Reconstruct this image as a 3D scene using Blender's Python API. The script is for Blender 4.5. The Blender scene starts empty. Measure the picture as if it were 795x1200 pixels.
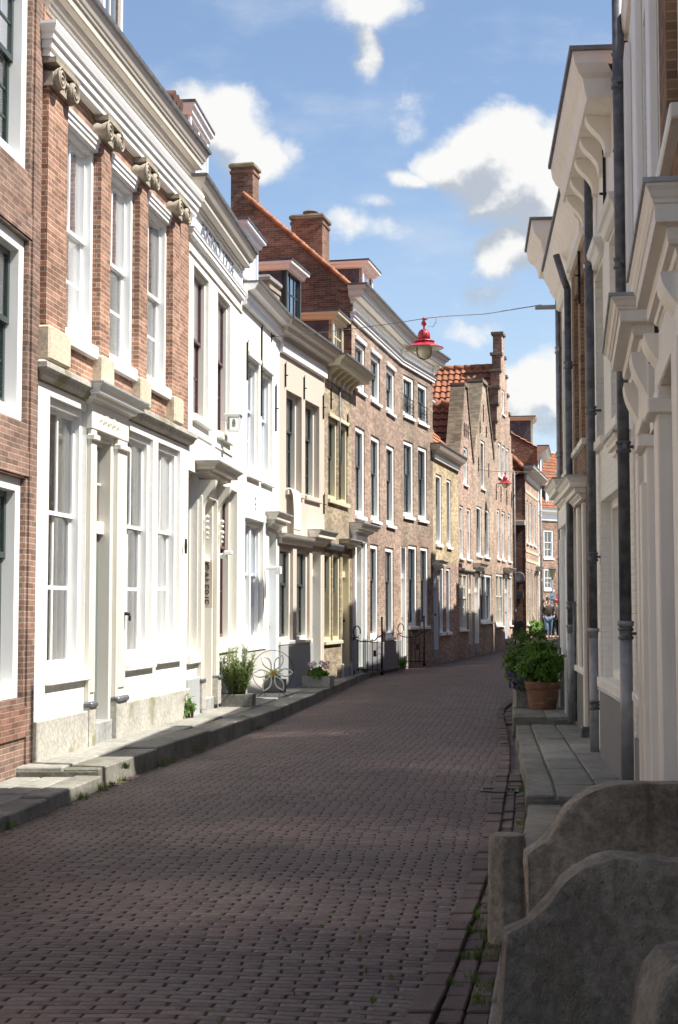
import bpy, bmesh, math, random
from mathutils import Vector, Matrix
RD = random.Random(11)
PI = math.pi
sc = bpy.context.scene
COL = sc.collection

# ------------------------------------------------------------------ node helpers
def new_mat(name):
    m = bpy.data.materials.new(name); m.use_nodes = True
    nt = m.node_tree; nt.nodes.clear()
    out = nt.nodes.new('ShaderNodeOutputMaterial')
    b = nt.nodes.new('ShaderNodeBsdfPrincipled')
    nt.links.new(b.outputs[0], out.inputs[0])
    return m, nt, b, out

def put(nt, sock, val):
    if val is None: return
    if isinstance(val, bpy.types.NodeSocket): nt.links.new(val, sock)
    elif isinstance(val, bpy.types.Node): nt.links.new(val.outputs[0], sock)
    else:
        if sock.type == 'RGBA' and isinstance(val, (tuple, list)) and len(val) == 3: val = (*val, 1)
        sock.default_value = val

def N(nt, typ, ins=None, **props):
    n = nt.nodes.new(typ)
    for k, v in props.items(): setattr(n, k, v)
    for k, v in (ins or {}).items(): put(nt, n.inputs[k], v)
    return n

def M(nt, op, a, b=None, c=None, clamp=False):
    n = nt.nodes.new('ShaderNodeMath'); n.operation = op; n.use_clamp = clamp
    put(nt, n.inputs[0], a)
    if b is not None: put(nt, n.inputs[1], b)
    if c is not None: put(nt, n.inputs[2], c)
    return n.outputs[0]

def mix(nt, f, a, b, mode='MIX'):
    n = nt.nodes.new('ShaderNodeMix'); n.data_type = 'RGBA'; n.blend_type = mode
    put(nt, n.inputs[0], f); put(nt, n.inputs[6], a); put(nt, n.inputs[7], b)
    return n.outputs[2]

def ramp(nt, f, lo, hi, a=0., b=1.):
    n = nt.nodes.new('ShaderNodeMapRange'); n.interpolation_type = 'SMOOTHSTEP'
    put(nt, n.inputs[0], f); put(nt, n.inputs[1], lo); put(nt, n.inputs[2], hi); put(nt, n.inputs[3], a); put(nt, n.inputs[4], b)
    return n.outputs[0]

def noise(nt, vec, scale, detail=4, rough=.55, out=0):
    n = N(nt, 'ShaderNodeTexNoise', {'Vector': vec, 'Scale': scale, 'Detail': detail, 'Roughness': rough})
    return n.outputs[out]

def objco(nt):
    return N(nt, 'ShaderNodeTexCoord').outputs['Object']

def bump(nt, b, h, strength=.4, dist=.01):
    n = N(nt, 'ShaderNodeBump', {'Height': h, 'Strength': strength, 'Distance': dist})
    nt.links.new(n.outputs[0], b.inputs['Normal'])

def scaled(nt, vec, s):
    return N(nt, 'ShaderNodeVectorMath', {0: vec, 1: s}, operation='MULTIPLY').outputs[0]

def facade_vec(nt):
    c = objco(nt); s = N(nt, 'ShaderNodeSeparateXYZ', {0: c})
    u = M(nt, 'ADD', s.outputs[0], s.outputs[1])
    return N(nt, 'ShaderNodeCombineXYZ', {0: u, 1: s.outputs[2]}).outputs[0], c

def brick(name, c1, c2, mortar, bw=.19, bh=.053, mo=.011, stain=.35, patch=None, strength=.5):
    m, nt, b, _ = new_mat(name)
    v, c = facade_vec(nt)
    wob = noise(nt, c, 3.0, 2)
    v2 = N(nt, 'ShaderNodeVectorMath', {0: v, 1: scaled(nt, N(nt, 'ShaderNodeTexNoise', {'Vector': c, 'Scale': 2.5}).outputs[1], (.012, .012, 0))}, operation='ADD').outputs[0]
    t = N(nt, 'ShaderNodeTexBrick', {'Vector': v2, 'Color1': c1, 'Color2': c2, 'Mortar': mortar, 'Scale': 1., 'Mortar Size': mo * .5, 'Mortar Smooth': .25, 'Bias': -.1, 'Brick Width': bw, 'Row Height': bh})
    # a second, coarser brick lottery gives burnt and pale bricks
    t2 = N(nt, 'ShaderNodeTexBrick', {'Vector': v2, 'Color1': (0, 0, 0), 'Color2': (1, 1, 1), 'Mortar': (.5, .5, .5), 'Scale': 1., 'Mortar Size': 0., 'Bias': 0., 'Brick Width': bw, 'Row Height': bh})
    t2.offset_frequency = 2; t2.squash = 1.
    big = noise(nt, c, .55, 5, .6)
    med = noise(nt, scaled(nt, c, (1, 1, 1.7)), 4.0, 4, .65)
    k = ramp(nt, big, .3, .72, 1 - stain, 1 + stain * .45)
    k2 = ramp(nt, med, .3, .75, .78, 1.18)
    col = mix(nt, 1., t.outputs[0], N(nt, 'ShaderNodeCombineXYZ', {0: k, 1: k, 2: k}).outputs[0], 'MULTIPLY')
    kk = M(nt, 'MULTIPLY', k2, ramp(nt, t2.outputs[0], 0, 1, .72, 1.2))
    col = mix(nt, .8, col, N(nt, 'ShaderNodeCombineXYZ', {0: kk, 1: kk, 2: kk}).outputs[0], 'MULTIPLY')
    if patch:
        col = mix(nt, ramp(nt, noise(nt, c, .8, 3), .52, .66, 0, .55), col, patch)
    put(nt, b.inputs['Base Color'], col); b.inputs['Roughness'].default_value = .9
    fine = noise(nt, c, 60, 3)
    h = M(nt, 'ADD', M(nt, 'MULTIPLY', t.outputs[1], -1.), M(nt, 'MULTIPLY', fine, .5))
    bump(nt, b, h, strength, .012)
    return m

def paint(name, col, rough=.55, var=.06, grime=.10, bumps=.08, spec=.3, fine=25, splash=0.):
    m, nt, b, _ = new_mat(name)
    c = objco(nt)
    n1 = noise(nt, c, 1.1, 5, .6)
    n2 = noise(nt, scaled(nt, c, (9, 9, .7)), 1.0, 4, .6)
    k = ramp(nt, n1, .3, .75, 1 - var, 1 + var * .4)
    g = ramp(nt, n2, .52, .8, 0., grime)
    cc = mix(nt, 1., col, N(nt, 'ShaderNodeCombineXYZ', {0: k, 1: k, 2: k}).outputs[0], 'MULTIPLY')
    cc = mix(nt, g, cc, (col[0] * .5, col[1] * .47, col[2] * .42))
    if splash:
        sz = N(nt, 'ShaderNodeSeparateXYZ', {0: c}).outputs[2]
        nn = noise(nt, scaled(nt, c, (4, 4, 1.5)), 1.5, 6, .7)
        sp = M(nt, 'MULTIPLY', ramp(nt, M(nt, 'ADD', sz, M(nt, 'MULTIPLY', nn, -1.2)), -.5, .55, 1, 0), ramp(nt, nn, .3, .7, .2, 1))
        cc = mix(nt, M(nt, 'MULTIPLY', sp, splash), cc, (.20, .185, .15))
        chip = ramp(nt, noise(nt, c, 5.5, 8, .75), .66, .69, 0, .5)
        cc = mix(nt, M(nt, 'MULTIPLY', chip, splash), cc, (.36, .33, .28))
    put(nt, b.inputs['Base Color'], cc)
    put(nt, b.inputs['Roughness'], ramp(nt, n1, .2, .8, rough - .1, rough + .1))
    b.inputs['Specular IOR Level'].default_value = spec
    if bumps: bump(nt, b, M(nt, 'ADD', noise(nt, c, fine, 3), M(nt, 'MULTIPLY', noise(nt, c, 3, 2), .8)), bumps, .02)
    return m

def painted_brick(name, col):
    m, nt, b, _ = new_mat(name)
    v, c = facade_vec(nt)
    t = N(nt, 'ShaderNodeTexBrick', {'Vector': v, 'Color1': (1, 1, 1), 'Color2': (.9, .9, .9), 'Mortar': (.8, .8, .8), 'Scale': 1., 'Mortar Size': .006, 'Mortar Smooth': .8, 'Brick Width': .21, 'Row Height': .065})
    cc = mix(nt, .25, col, t.outputs[0], 'MULTIPLY')
    g = ramp(nt, noise(nt, scaled(nt, c, (5, 5, .8)), 1.2, 5, .65), .5, .8, 0, .3)
    cc = mix(nt, g, cc, tuple(x * .6 for x in col))
    put(nt, b.inputs['Base Color'], cc); b.inputs['Roughness'].default_value = .5
    h = M(nt, 'ADD', M(nt, 'MULTIPLY', t.outputs[1], -1.), M(nt, 'MULTIPLY', noise(nt, c, 14, 3), .9))
    bump(nt, b, h, .55, .012)
    return m

def stone(name, a, bcol, scale=3., moss=None, rough=.85, bs=.5, spots=.0, lichen=.35, island=0.):
    m, nt, b, _ = new_mat(name)
    c = objco(nt); isl = N(nt, 'ShaderNodeNewGeometry').outputs['Random Per Island']
    n1 = noise(nt, c, scale, 6, .65); n2 = noise(nt, c, scale * 9, 5, .7); n3 = noise(nt, c, scale * 40, 3)
    col = mix(nt, ramp(nt, n1, .32, .68), a, bcol)
    col = mix(nt, .55, col, mix(nt, ramp(nt, n2, .3, .7), (.55, .55, .55), (1.3, 1.3, 1.3)), 'MULTIPLY')
    if island:
        k = ramp(nt, isl, 0, 1, 1 - island, 1 + island); col = mix(nt, 1., col, N(nt, 'ShaderNodeCombineXYZ', {0: k, 1: k, 2: k}).outputs[0], 'MULTIPLY')
    if moss:
        col = mix(nt, ramp(nt, noise(nt, c, scale * .9, 5, .6), .52, .68, 0, .8), col, moss)
    if spots:
        vo = N(nt, 'ShaderNodeTexVoronoi', {'Vector': c, 'Scale': 26.})
        sp = M(nt, 'MULTIPLY', ramp(nt, vo.outputs[0], .06, .16, 1, 0), ramp(nt, noise(nt, c, 3.1, 3), .5, .62))
        col = mix(nt, M(nt, 'MULTIPLY', sp, spots), col, (.5, .5, .46))
        pale = M(nt, 'MULTIPLY', ramp(nt, noise(nt, c, 2.2, 6, .75), .54, .66), ramp(nt, n2, .42, .6))
        col = mix(nt, M(nt, 'MULTIPLY', pale, lichen), col, (.42, .41, .37))
    put(nt, b.inputs['Base Color'], col); b.inputs['Roughness'].default_value = rough
    h = M(nt, 'ADD', M(nt, 'MULTIPLY', n1, 1.5), M(nt, 'ADD', n2, M(nt, 'MULTIPLY', n3, .35)))
    bump(nt, b, h, bs, .02)
    return m

def flat(name, col, rough=.5, metal=0., spec=.5, var=.12, scale=8):
    m, nt, b, _ = new_mat(name)
    c = objco(nt)
    k = ramp(nt, noise(nt, c, scale, 4), .3, .7, 1 - var, 1 + var)
    cc = mix(nt, 1., col, N(nt, 'ShaderNodeCombineXYZ', {0: k, 1: k, 2: k}).outputs[0], 'MULTIPLY')
    put(nt, b.inputs['Base Color'], cc)
    b.inputs['Roughness'].default_value = rough; b.inputs['Metallic'].default_value = metal
    b.inputs['Specular IOR Level'].default_value = spec
    return m

def leaf_mat(name, a, bcol, trans=.3):
    m, nt, b, out = new_mat(name)
    g = N(nt, 'ShaderNodeNewGeometry')
    col = mix(nt, g.outputs['Random Per Island'], a, bcol)
    put(nt, b.inputs['Base Color'], col); b.inputs['Roughness'].default_value = .5
    tr = N(nt, 'ShaderNodeBsdfTranslucent', {0: mix(nt, .4, col, (.25, .4, .03))})
    mx = N(nt, 'ShaderNodeMixShader', {0: trans, 1: b, 2: tr})
    nt.links.new(mx.outputs[0], out.inputs[0])
    return m

def glass_mat(name, tint=(.86, .9, .9), refl=1.0):
    m, nt, b, out = new_mat(name)
    c = objco(nt)
    nrm = N(nt, 'ShaderNodeBump', {'Height': noise(nt, c, 1.7, 2), 'Strength': .25, 'Distance': .02})
    g1 = N(nt, 'ShaderNodeBsdfGlossy', {0: (1, 1, 1), 'Roughness': .02, 'Normal': nrm})
    g2 = N(nt, 'ShaderNodeBsdfGlossy', {0: (1, 1, 1), 'Roughness': .20, 'Normal': nrm})
    gl = N(nt, 'ShaderNodeMixShader', {0: .5, 1: g1, 2: g2})     # old wavy panes: a sharp and a hazy reflection
    tr = N(nt, 'ShaderNodeBsdfTransparent', {0: tint})
    fr = N(nt, 'ShaderNodeFresnel', {'IOR': 1.52, 'Normal': nrm})
    f = M(nt, 'MULTIPLY', M(nt, 'MULTIPLY', fr.outputs[0], 2.5), refl, clamp=True)
    mx = N(nt, 'ShaderNodeMixShader', {0: f, 1: tr, 2: gl})
    nt.links.new(mx.outputs[0], out.inputs[0])
    return m

# ------------------------------------------------------------------ mesh builder
class MB:
    def __init__(s): s.v = []; s.f = []; s.mi = []; s.uv = []; s.sm = []; s.m = None
    def pt(s, p):
        p = Vector(p)
        if s.m: p = s.m @ p
        s.v.append(p); return len(s.v) - 1
    def fidx(s, idx, mi=0, uv=None, sm=False):
        s.f.append(tuple(idx)); s.mi.append(mi); s.uv.append(uv); s.sm.append(sm)
    def face(s, pts, mi=0, uv=None, sm=False):
        s.fidx([s.pt(p) for p in pts], mi, uv, sm)
    def box(s, x0, x1, y0, y1, z0, z1, mi=0):
        i = [s.pt(p) for p in ((x0,y0,z0),(x1,y0,z0),(x1,y1,z0),(x0,y1,z0),(x0,y0,z1),(x1,y0,z1),(x1,y1,z1),(x0,y1,z1))]
        for q in ((0,3,2,1),(4,5,6,7),(0,1,5,4),(1,2,6,5),(2,3,7,6),(3,0,4,7)): s.fidx([i[k] for k in q], mi)
    def loft(s, loops, closed=True, caps=True, mi=0, sm=False):
        R = [[s.pt(p) for p in L] for L in loops]; n = len(R[0])
        for a, b in zip(R, R[1:]):
            for k in range(n if closed else n - 1):
                j = (k + 1) % n
                s.fidx((a[k], a[j], b[j], b[k]), mi, None, sm)
        if caps: s.fidx(R[0][::-1], mi); s.fidx(R[-1], mi)
    def prism(s, poly, f0, f1, mi=0, sm=False):
        s.loft([[f0(p) for p in poly], [f1(p) for p in poly]], True, True, mi, sm)
    def plate(s, poly, y0, y1, mi=0, sm=False):          # polygon in the x,z plane, between two depths
        s.prism(poly, lambda p: (p[0], y0, p[1]), lambda p: (p[0], y1, p[1]), mi, sm)
    def tube(s, pts, r, n=8, mi=0, closed=False, caps=True):
        P = [Vector(p) for p in pts]; loops = []; m = len(P)
        up = None
        for i, p in enumerate(P):
            if closed: t = P[(i + 1) % m] - P[i - 1]
            else: t = P[min(i + 1, m - 1)] - P[max(i - 1, 0)]
            t.normalize()
            if up is None: up = Vector((0, 0, 1)) if abs(t.z) < .9 else Vector((1, 0, 0))
            a = t.cross(up)
            if a.length < 1e-4: a = t.cross(Vector((0, 1, 0)))
            a.normalize(); b = a.cross(t); up = b
            rr = r[i] if isinstance(r, (list, tuple)) else r
            loops.append([p + (a * math.cos(2*PI*k/n) + b * math.sin(2*PI*k/n)) * rr for k in range(n)])
        if closed: loops.append(loops[0])
        s.loft(loops, True, caps and not closed, mi, True)
    def lathe(s, prof, c=(0, 0, 0), n=24, mi=0, caps=True, axis='z'):
        loops = []
        for r, z in prof:
            L = []
            for k in range(n):
                a = 2*PI*k/n
                if axis == 'z': L.append((c[0] + r*math.cos(a), c[1] + r*math.sin(a), c[2] + z))
                else: L.append((c[0] + r*math.cos(a), c[1] + z, c[2] + r*math.sin(a)))
            loops.append(L)
        s.loft(loops, True, caps, mi, True)
    def run(s, prof, s0, s1, ret=(True, True), mi=0):
        # moulding: profile (projection, height) swept along x, with mitred returns to the wall
        P = [(-.03, prof[0][1])] + list(prof) + [(-.03, prof[-1][1])]
        loops = []
        def lp(fx, fy): loops.append([(fx(d), fy(d), h) for d, h in P])
        if ret[0]: lp(lambda d: s0 - max(d, 0), lambda d: .03 if d < 0 else 0.02); lp(lambda d: s0 - max(d, 0), lambda d: -d)
        else: lp(lambda d: s0, lambda d: -d)
        if ret[1]: lp(lambda d: s1 + max(d, 0), lambda d: -d); lp(lambda d: s1 + max(d, 0), lambda d: .03 if d < 0 else 0.02)
        else: lp(lambda d: s1, lambda d: -d)
        s.loft(loops, True, True, mi)
    def build(s, name, mats, parent=None, bevel=0, recalc=True, seg=1):
        me = bpy.data.meshes.new(name)
        me.from_pydata([tuple(v) for v in s.v], [], s.f)
        if not isinstance(mats, (list, tuple)): mats = [mats]
        for m in mats: me.materials.append(m)
        me.polygons.foreach_set('material_index', s.mi)
        me.polygons.foreach_set('use_smooth', s.sm)
        if any(u is not None for u in s.uv):
            L = me.uv_layers.new(name='UVMap')
            for p, u in zip(me.polygons, s.uv):
                if u:
                    for li, c in zip(p.loop_indices, u): L.data[li].uv = c
        me.update()
        if recalc:
            bm = bmesh.new(); bm.from_mesh(me); bmesh.ops.recalc_face_normals(bm, faces=bm.faces[:]); bm.to_mesh(me); bm.free()
        o = bpy.data.objects.new(name, me); COL.objects.link(o)
        if parent: o.parent = parent
        if bevel:
            b = o.modifiers.new('edge', 'BEVEL'); b.width = bevel; b.segments = seg; b.limit_method = 'ANGLE'; b.angle_limit = math.radians(40)
            b.harden_normals = False
        return o

def tag(o, label=None, cat=None, group=None, kind=None):
    if label: o['label'] = label
    if cat: o['category'] = cat
    if group: o['group'] = group
    if kind: o['kind'] = kind
    return o

def empty(name, loc, rz, label, cat, group=None):
    o = bpy.data.objects.new(name, None); COL.objects.link(o)
    o.location = loc; o.rotation_euler = (0, 0, rz); o.empty_display_size = .2
    return tag(o, label, cat, group)

def text(name, body, size, mat, mtx, parent, extrude=.004, sx=1.):
    cu = bpy.data.curves.new(name, 'FONT'); cu.body = body; cu.size = size; cu.extrude = extrude
    cu.align_x = 'CENTER'; cu.align_y = 'CENTER'
    cu.materials.append(mat)
    tmp = bpy.data.objects.new(name, cu); COL.objects.link(tmp)
    bpy.context.view_layer.update()
    me = bpy.data.meshes.new_from_object(tmp.evaluated_get(bpy.context.evaluated_depsgraph_get()))
    bpy.data.objects.remove(tmp); bpy.data.curves.remove(cu)
    if not me.materials: me.materials.append(mat)
    o = bpy.data.objects.new(name, me); COL.objects.link(o); o.parent = parent
    o.matrix_local = mtx @ Matrix.Diagonal((sx, 1, 1, 1))
    return o

# ------------------------------------------------------------------ materials
B_L0 = brick('brick_purple', (0.204,0.115,0.085), (0.255,0.145,0.106), (0.340,0.297,0.246), stain=.3)
B_L1 = brick('brick_orange', (0.275,0.130,0.082), (0.345,0.180,0.118), (0.44,0.385,0.31), stain=.25)
B_L5 = brick('brick_tan', (0.340,0.264,0.170), (0.399,0.315,0.212), (0.340,0.297,0.238), stain=.45, patch=(0.255,0.196,0.145))
B_L6 = brick('brick_rose', (0.306,0.200,0.149), (0.365,0.251,0.187), (0.425,0.365,0.306), stain=.3)
B_L6b = brick('brick_brown', (0.255,0.183,0.136), (0.315,0.230,0.170), (0.365,0.323,0.272), stain=.4, patch=(0.323,0.212,0.153))
B_SIDE = brick('brick_old_red', (.195,.095,.062), (.255,.135,.092), (.30,.25,.19), stain=.5, patch=(.15,.095,.065))
B_L7 = brick('brick_yellow', (0.451,0.348,0.204), (0.510,0.408,0.255), (0.442,0.383,0.289), stain=.25)
B_L8 = brick('brick_pink', (0.399,0.255,0.196), (0.468,0.315,0.246), (0.468,0.408,0.348), stain=.3)
B_L9 = brick('brick_sand', (0.391,0.289,0.212), (0.459,0.348,0.264), (0.459,0.399,0.332), stain=.35, patch=(0.306,0.187,0.128))
B_L10 = brick('brick_salmon', (0.408,0.264,0.187), (0.476,0.323,0.238), (0.468,0.408,0.340), stain=.3)
B_DARK = brick('brick_red_rough', (0.221,0.093,0.060), (0.272,0.128,0.085), (0.306,0.255,0.204), stain=.3)
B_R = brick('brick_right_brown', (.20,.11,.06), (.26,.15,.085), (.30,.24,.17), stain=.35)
B_COPE = brick('brick_weathered', (0.187,0.145,0.093), (0.238,0.187,0.128), (0.221,0.196,0.153), stain=.5, patch=(0.170,0.162,0.068))
P_WHITE = paint('white_limewash', (.80,.79,.75), .6, .07, .14, .14, splash=.7)
P_WHITE2 = paint('cream_limewash', (.78,.765,.705), .65, .07, .16, .14, splash=.6)
P_WHITE3 = paint('white_stucco', (.79,.785,.74), .65, .07, .14, .14, splash=.6)
P_BLUSH = paint('blush_stucco', (.52,.455,.39), .75, .05, .08, .12)
P_GREYBASE = paint('grey_plinth_paint', (.34,.36,.36), .5, .08, .2)
P_GREYDK = paint('dark_grey_plinth', (.20,.195,.205), .6, .1, .3)
W_WHITE = paint('white_woodwork', (.82,.82,.80), .35, .03, .05, .02, .5)
W_BLUEWHITE = paint('cool_white_woodwork', (.76,.79,.83), .35, .03, .05, .02, .5)
W_CREAM = paint('cream_woodwork', (.70,.67,.60), .4, .05, .12, .03, .5)
W_STONE = paint('stone_coloured_woodwork', (.55,.505,.43), .45, .06, .2, .04, .4)
W_CREAM_R = paint('cream_woodwork_brightened', (.86,.82,.73), .4, .09, .32, .06, .5)  # cream brightened to make up for bounce light missing on the shaded row
W_YELLOW = paint('pale_yellow_woodwork', (.58,.53,.37), .4, .05, .12, .03, .5)
W_GREY = paint('grey_woodwork', (.42,.44,.45), .4, .05, .1, .03, .5)
W_LBLUE = paint('pale_blue_woodwork', (.62,.68,.74), .4, .04, .08, .02, .5)
W_GREEN = paint('dark_green_woodwork', (.035,.05,.045), .3, .1, .1, .02, .5)
W_PURPLE = paint('aubergine_woodwork', (.10,.045,.05), .3, .1, .1, .02, .5)
W_DARK = paint('black_green_woodwork', (.025,.03,.028), .3, .1, .1, .02, .5)
SANDSTONE = stone('carved_sandstone', (.27,.235,.185), (.38,.33,.26), 4., bs=.3)
SANDBLOCK = stone('pale_sandstone', (.52,.45,.34), (.58,.50,.38), 3., bs=.25)
BLUESTONE = stone('bluestone', (.25,.255,.25), (.33,.33,.32), 2., bs=.25, rough=.8)
GREYSTONE = stone('grey_sill_stone', (.36,.35,.31), (.46,.44,.39), 2.5, moss=(.20,.18,.10), bs=.3)
def old_stone():
    m, nt, b, _ = new_mat('weathered_stoop_stone')
    c = objco(nt)
    a = noise(nt, c, 1.6, 6, .62); d = noise(nt, c, 6.0, 6, .7); e = noise(nt, c, 28., 6, .75); g = noise(nt, c, 120., 3, .6)
    col = mix(nt, ramp(nt, a, .36, .64), (.215,.188,.148), (.42,.37,.30))
    col = mix(nt, ramp(nt, d, .42, .68, 0, .65), col, (.18,.155,.115))
    col = mix(nt, .75, col, mix(nt, ramp(nt, e, .3, .72), (.55,.54,.52), (1.45,1.42,1.36)), 'MULTIPLY')
    st = noise(nt, scaled(nt, c, (7, 7, .9)), 1.4, 5, .65)
    col = mix(nt, ramp(nt, st, .54, .74, 0, .6), col, (.075,.066,.048))
    col = mix(nt, ramp(nt, noise(nt, c, 2.7, 5, .65), .54, .68, 0, .6), col, (.135,.125,.055))
    pale = M(nt, 'MULTIPLY', ramp(nt, noise(nt, c, 3.6, 8, .8), .55, .64), ramp(nt, e, .42, .6))
    col = mix(nt, M(nt, 'MULTIPLY', pale, .6), col, (.36,.33,.28))
    vo = N(nt, 'ShaderNodeTexVoronoi', {'Vector': c, 'Scale': 38.})
    sp = M(nt, 'MULTIPLY', ramp(nt, vo.outputs[0], .05, .22, 1, 0), ramp(nt, d, .5, .66))
    col = mix(nt, M(nt, 'MULTIPLY', sp, .55), col, (.42,.40,.34))
    vo2 = N(nt, 'ShaderNodeTexVoronoi', {'Vector': c, 'Scale': 60.}); pit = ramp(nt, vo2.outputs[0], .06, .2, 1, 0)
    col = mix(nt, M(nt, 'MULTIPLY', pit, ramp(nt, a, .4, .6, 0, .6)), col, (.04,.035,.025))
    put(nt, b.inputs['Base Color'], col); b.inputs['Roughness'].default_value = .9
    h = M(nt, 'ADD', M(nt, 'ADD', M(nt, 'MULTIPLY', d, .9), e), M(nt, 'SUBTRACT', M(nt, 'MULTIPLY', g, .4), M(nt, 'MULTIPLY', pit, .5)))
    bump(nt, b, h, .75, .016)
    return m
OLDSTONE = old_stone()
def loose_brick():
    m, nt, b, _ = new_mat('loose_clinkers')
    c = objco(nt); isl = N(nt, 'ShaderNodeNewGeometry').outputs['Random Per Island']
    col = mix(nt, isl, (.062,.040,.036), (.135,.095,.085))
    col = mix(nt, .6, col, mix(nt, ramp(nt, noise(nt, c, 40, 5, .7), .3, .7), (.6,.6,.6), (1.3,1.3,1.3)), 'MULTIPLY')
    col = mix(nt, ramp(nt, noise(nt, c, 2.2, 5), .52, .7, 0, .5), col, (.12,.11,.07))
    put(nt, b.inputs['Base Color'], col); b.inputs['Roughness'].default_value = .8
    bump(nt, b, noise(nt, c, 45, 4), .5, .008)
    return m
CLINKER = loose_brick()
PAVE = stone('pavement_stone', (.20,.195,.175), (.29,.28,.245), 1.3, bs=.3, rough=.85, island=.14)
PAVE_R = stone('mossy_pavement_stone', (.165,.16,.145), (.235,.225,.20), 1.3, moss=(.145,.14,.10), bs=.35, rough=.8, island=.16)  # a darker stone than the left pavement, with mossy patches
SLABEDGE = stone('stoop_edge_stone', (.135,.128,.11), (.215,.205,.175), 1.6, moss=(.09,.09,.05), bs=.5)
ZINC = flat('zinc_pipe', (.27,.28,.30), .5, .35, .4, .25, 6)
IRONPIPE = flat('dark_painted_pipe', (.115,.12,.13), .5, .2, .4, .35, 9)
IRON = flat('black_iron', (.012,.012,.013), .45, .3, .5)
GUTTER = flat('lead_gutter', (.15,.15,.155), .5, .3, .4, .2)
LEAD = flat('dark_slate_cladding', (.075,.072,.08), .6, 0, .4, .35, 5)
LEADPALE = flat('lead_flashing', (.36,.38,.40), .5, .2, .4, .2)
CURTAIN = flat('curtain_linen', (.66,.64,.56), .9, 0, .1, .06, 3)
CURTAING = flat('curtain_grey', (.24,.24,.235), .9, 0, .1, .1, 3)
CURTAINW = flat('curtain_white', (.74,.74,.71), .9, 0, .1, .05, 3)
ROOM = flat('dim_interior', (.10,.095,.085), .9, 0, .1)
GLASS = glass_mat('window_glass')
TERRA = None
RED = flat('red_enamel', (.36,.035,.05), .35, 0, .5, .15, 5)
ENAMEL_IN = flat('white_enamel', (.62,.60,.50), .35)
OPAL = flat('opal_glass', (.62,.58,.45), .15, 0, .5, .05)
TOWEL = flat('white_cloth', (.84,.84,.86), .95, 0, .05, .03)
CHALK = flat('grey_letter_paint', (.15,.16,.19), .6)
DOORGREEN = paint('grey_green_door', (.13,.155,.15), .35, .08, .1, .02, .5)

def tile_material():
    m, nt, b, _ = new_mat('clay_pantile')
    uv = N(nt, 'ShaderNodeTexCoord').outputs['UV']; c = objco(nt)
    t = N(nt, 'ShaderNodeTexBrick', {'Vector': uv, 'Color1': (.40,.150,.070), 'Color2': (.31,.105,.052), 'Mortar': (.10,.04,.02), 'Scale': 1., 'Mortar Size': .008, 'Mortar Smooth': .3, 'Brick Width': .24, 'Row Height': .30})
    t.offset = 0.
    t2 = N(nt, 'ShaderNodeTexBrick', {'Vector': uv, 'Color1': (.5,.5,.5), 'Color2': (1.25,1.25,1.25), 'Mortar': (.6,.6,.6), 'Scale': 1., 'Mortar Size': 0., 'Brick Width': .24, 'Row Height': .30}); t2.offset = 0.
    col = mix(nt, .8, t.outputs[0], t2.outputs[0], 'MULTIPLY')
    col = mix(nt, ramp(nt, noise(nt, c, 1.2, 5, .65), .5, .72, 0, .55), col, (.13,.09,.05))
    put(nt, b.inputs['Base Color'], col); b.inputs['Roughness'].default_value = .85
    bump(nt, b, noise(nt, c, 30, 3), .2, .01)
    return m
TILE = tile_material()
def terracotta():
    m, nt, b, _ = new_mat('old_terracotta')
    c = objco(nt)
    col = mix(nt, ramp(nt, noise(nt, c, 5, 5), .3, .7), (.25,.115,.068), (.17,.078,.05))
    col = mix(nt, ramp(nt, noise(nt, scaled(nt, c, (2, 2, 7)), 3, 5, .7), .54, .72, 0, .75), col, (.42,.36,.30))
    col = mix(nt, ramp(nt, noise(nt, c, 4.3, 4), .55, .7, 0, .7), col, (.07,.06,.045))
    put(nt, b.inputs['Base Color'], col); b.inputs['Roughness'].default_value = .85
    bump(nt, b, noise(nt, c, 25, 4), .25, .01)
    return m
TERRA = terracotta()
# ------------------------------------------------------------------ houses
def tile_slope(mb, p0, u, w, W, Lh, mi=0, step=.24, course=.30, ta=0., tb=0.):
    u = Vector(u).normalized(); w = Vector(w).normalized(); n = u.cross(w).normalized(); p0 = Vector(p0)
    if n.z < 0: n = -n
    nu = max(2, int(W / step * 5)); nc = max(1, int(Lh / course))
    cl = Lh / nc
    for k in range(nc):
        rows = []
        for (f, lift) in ((0., .045), (.97, .004)):
            r = []
            for i in range(nu + 1):
                fr = (k + f) * cl / Lh; x = min(max(W * i / nu, W * ta * fr), W * (1 - tb * fr)); ph = (x / step) % 1.
                hgt = .032 * math.sin(2*PI*ph) + .012 * math.sin(4*PI*ph)
                r.append((mb.pt(p0 + u*x + w*((k + f) * cl) + n*(hgt + lift + .035)), (x, (k + f) * .30)))
            rows.append(r)
        for i in range(nu):
            a, b = rows[0][i], rows[0][i+1]; c, d = rows[1][i+1], rows[1][i]
            mb.fidx((a[0], b[0], c[0], d[0]), mi, (a[1], b[1], c[1], d[1]), True)
    # underside board
    a = p0 - n*.02; mb.face([a, a + u*W, a + u*W*(1-tb) + w*Lh, a + u*W*ta + w*Lh], mi, [(0,0)]*4)

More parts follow.
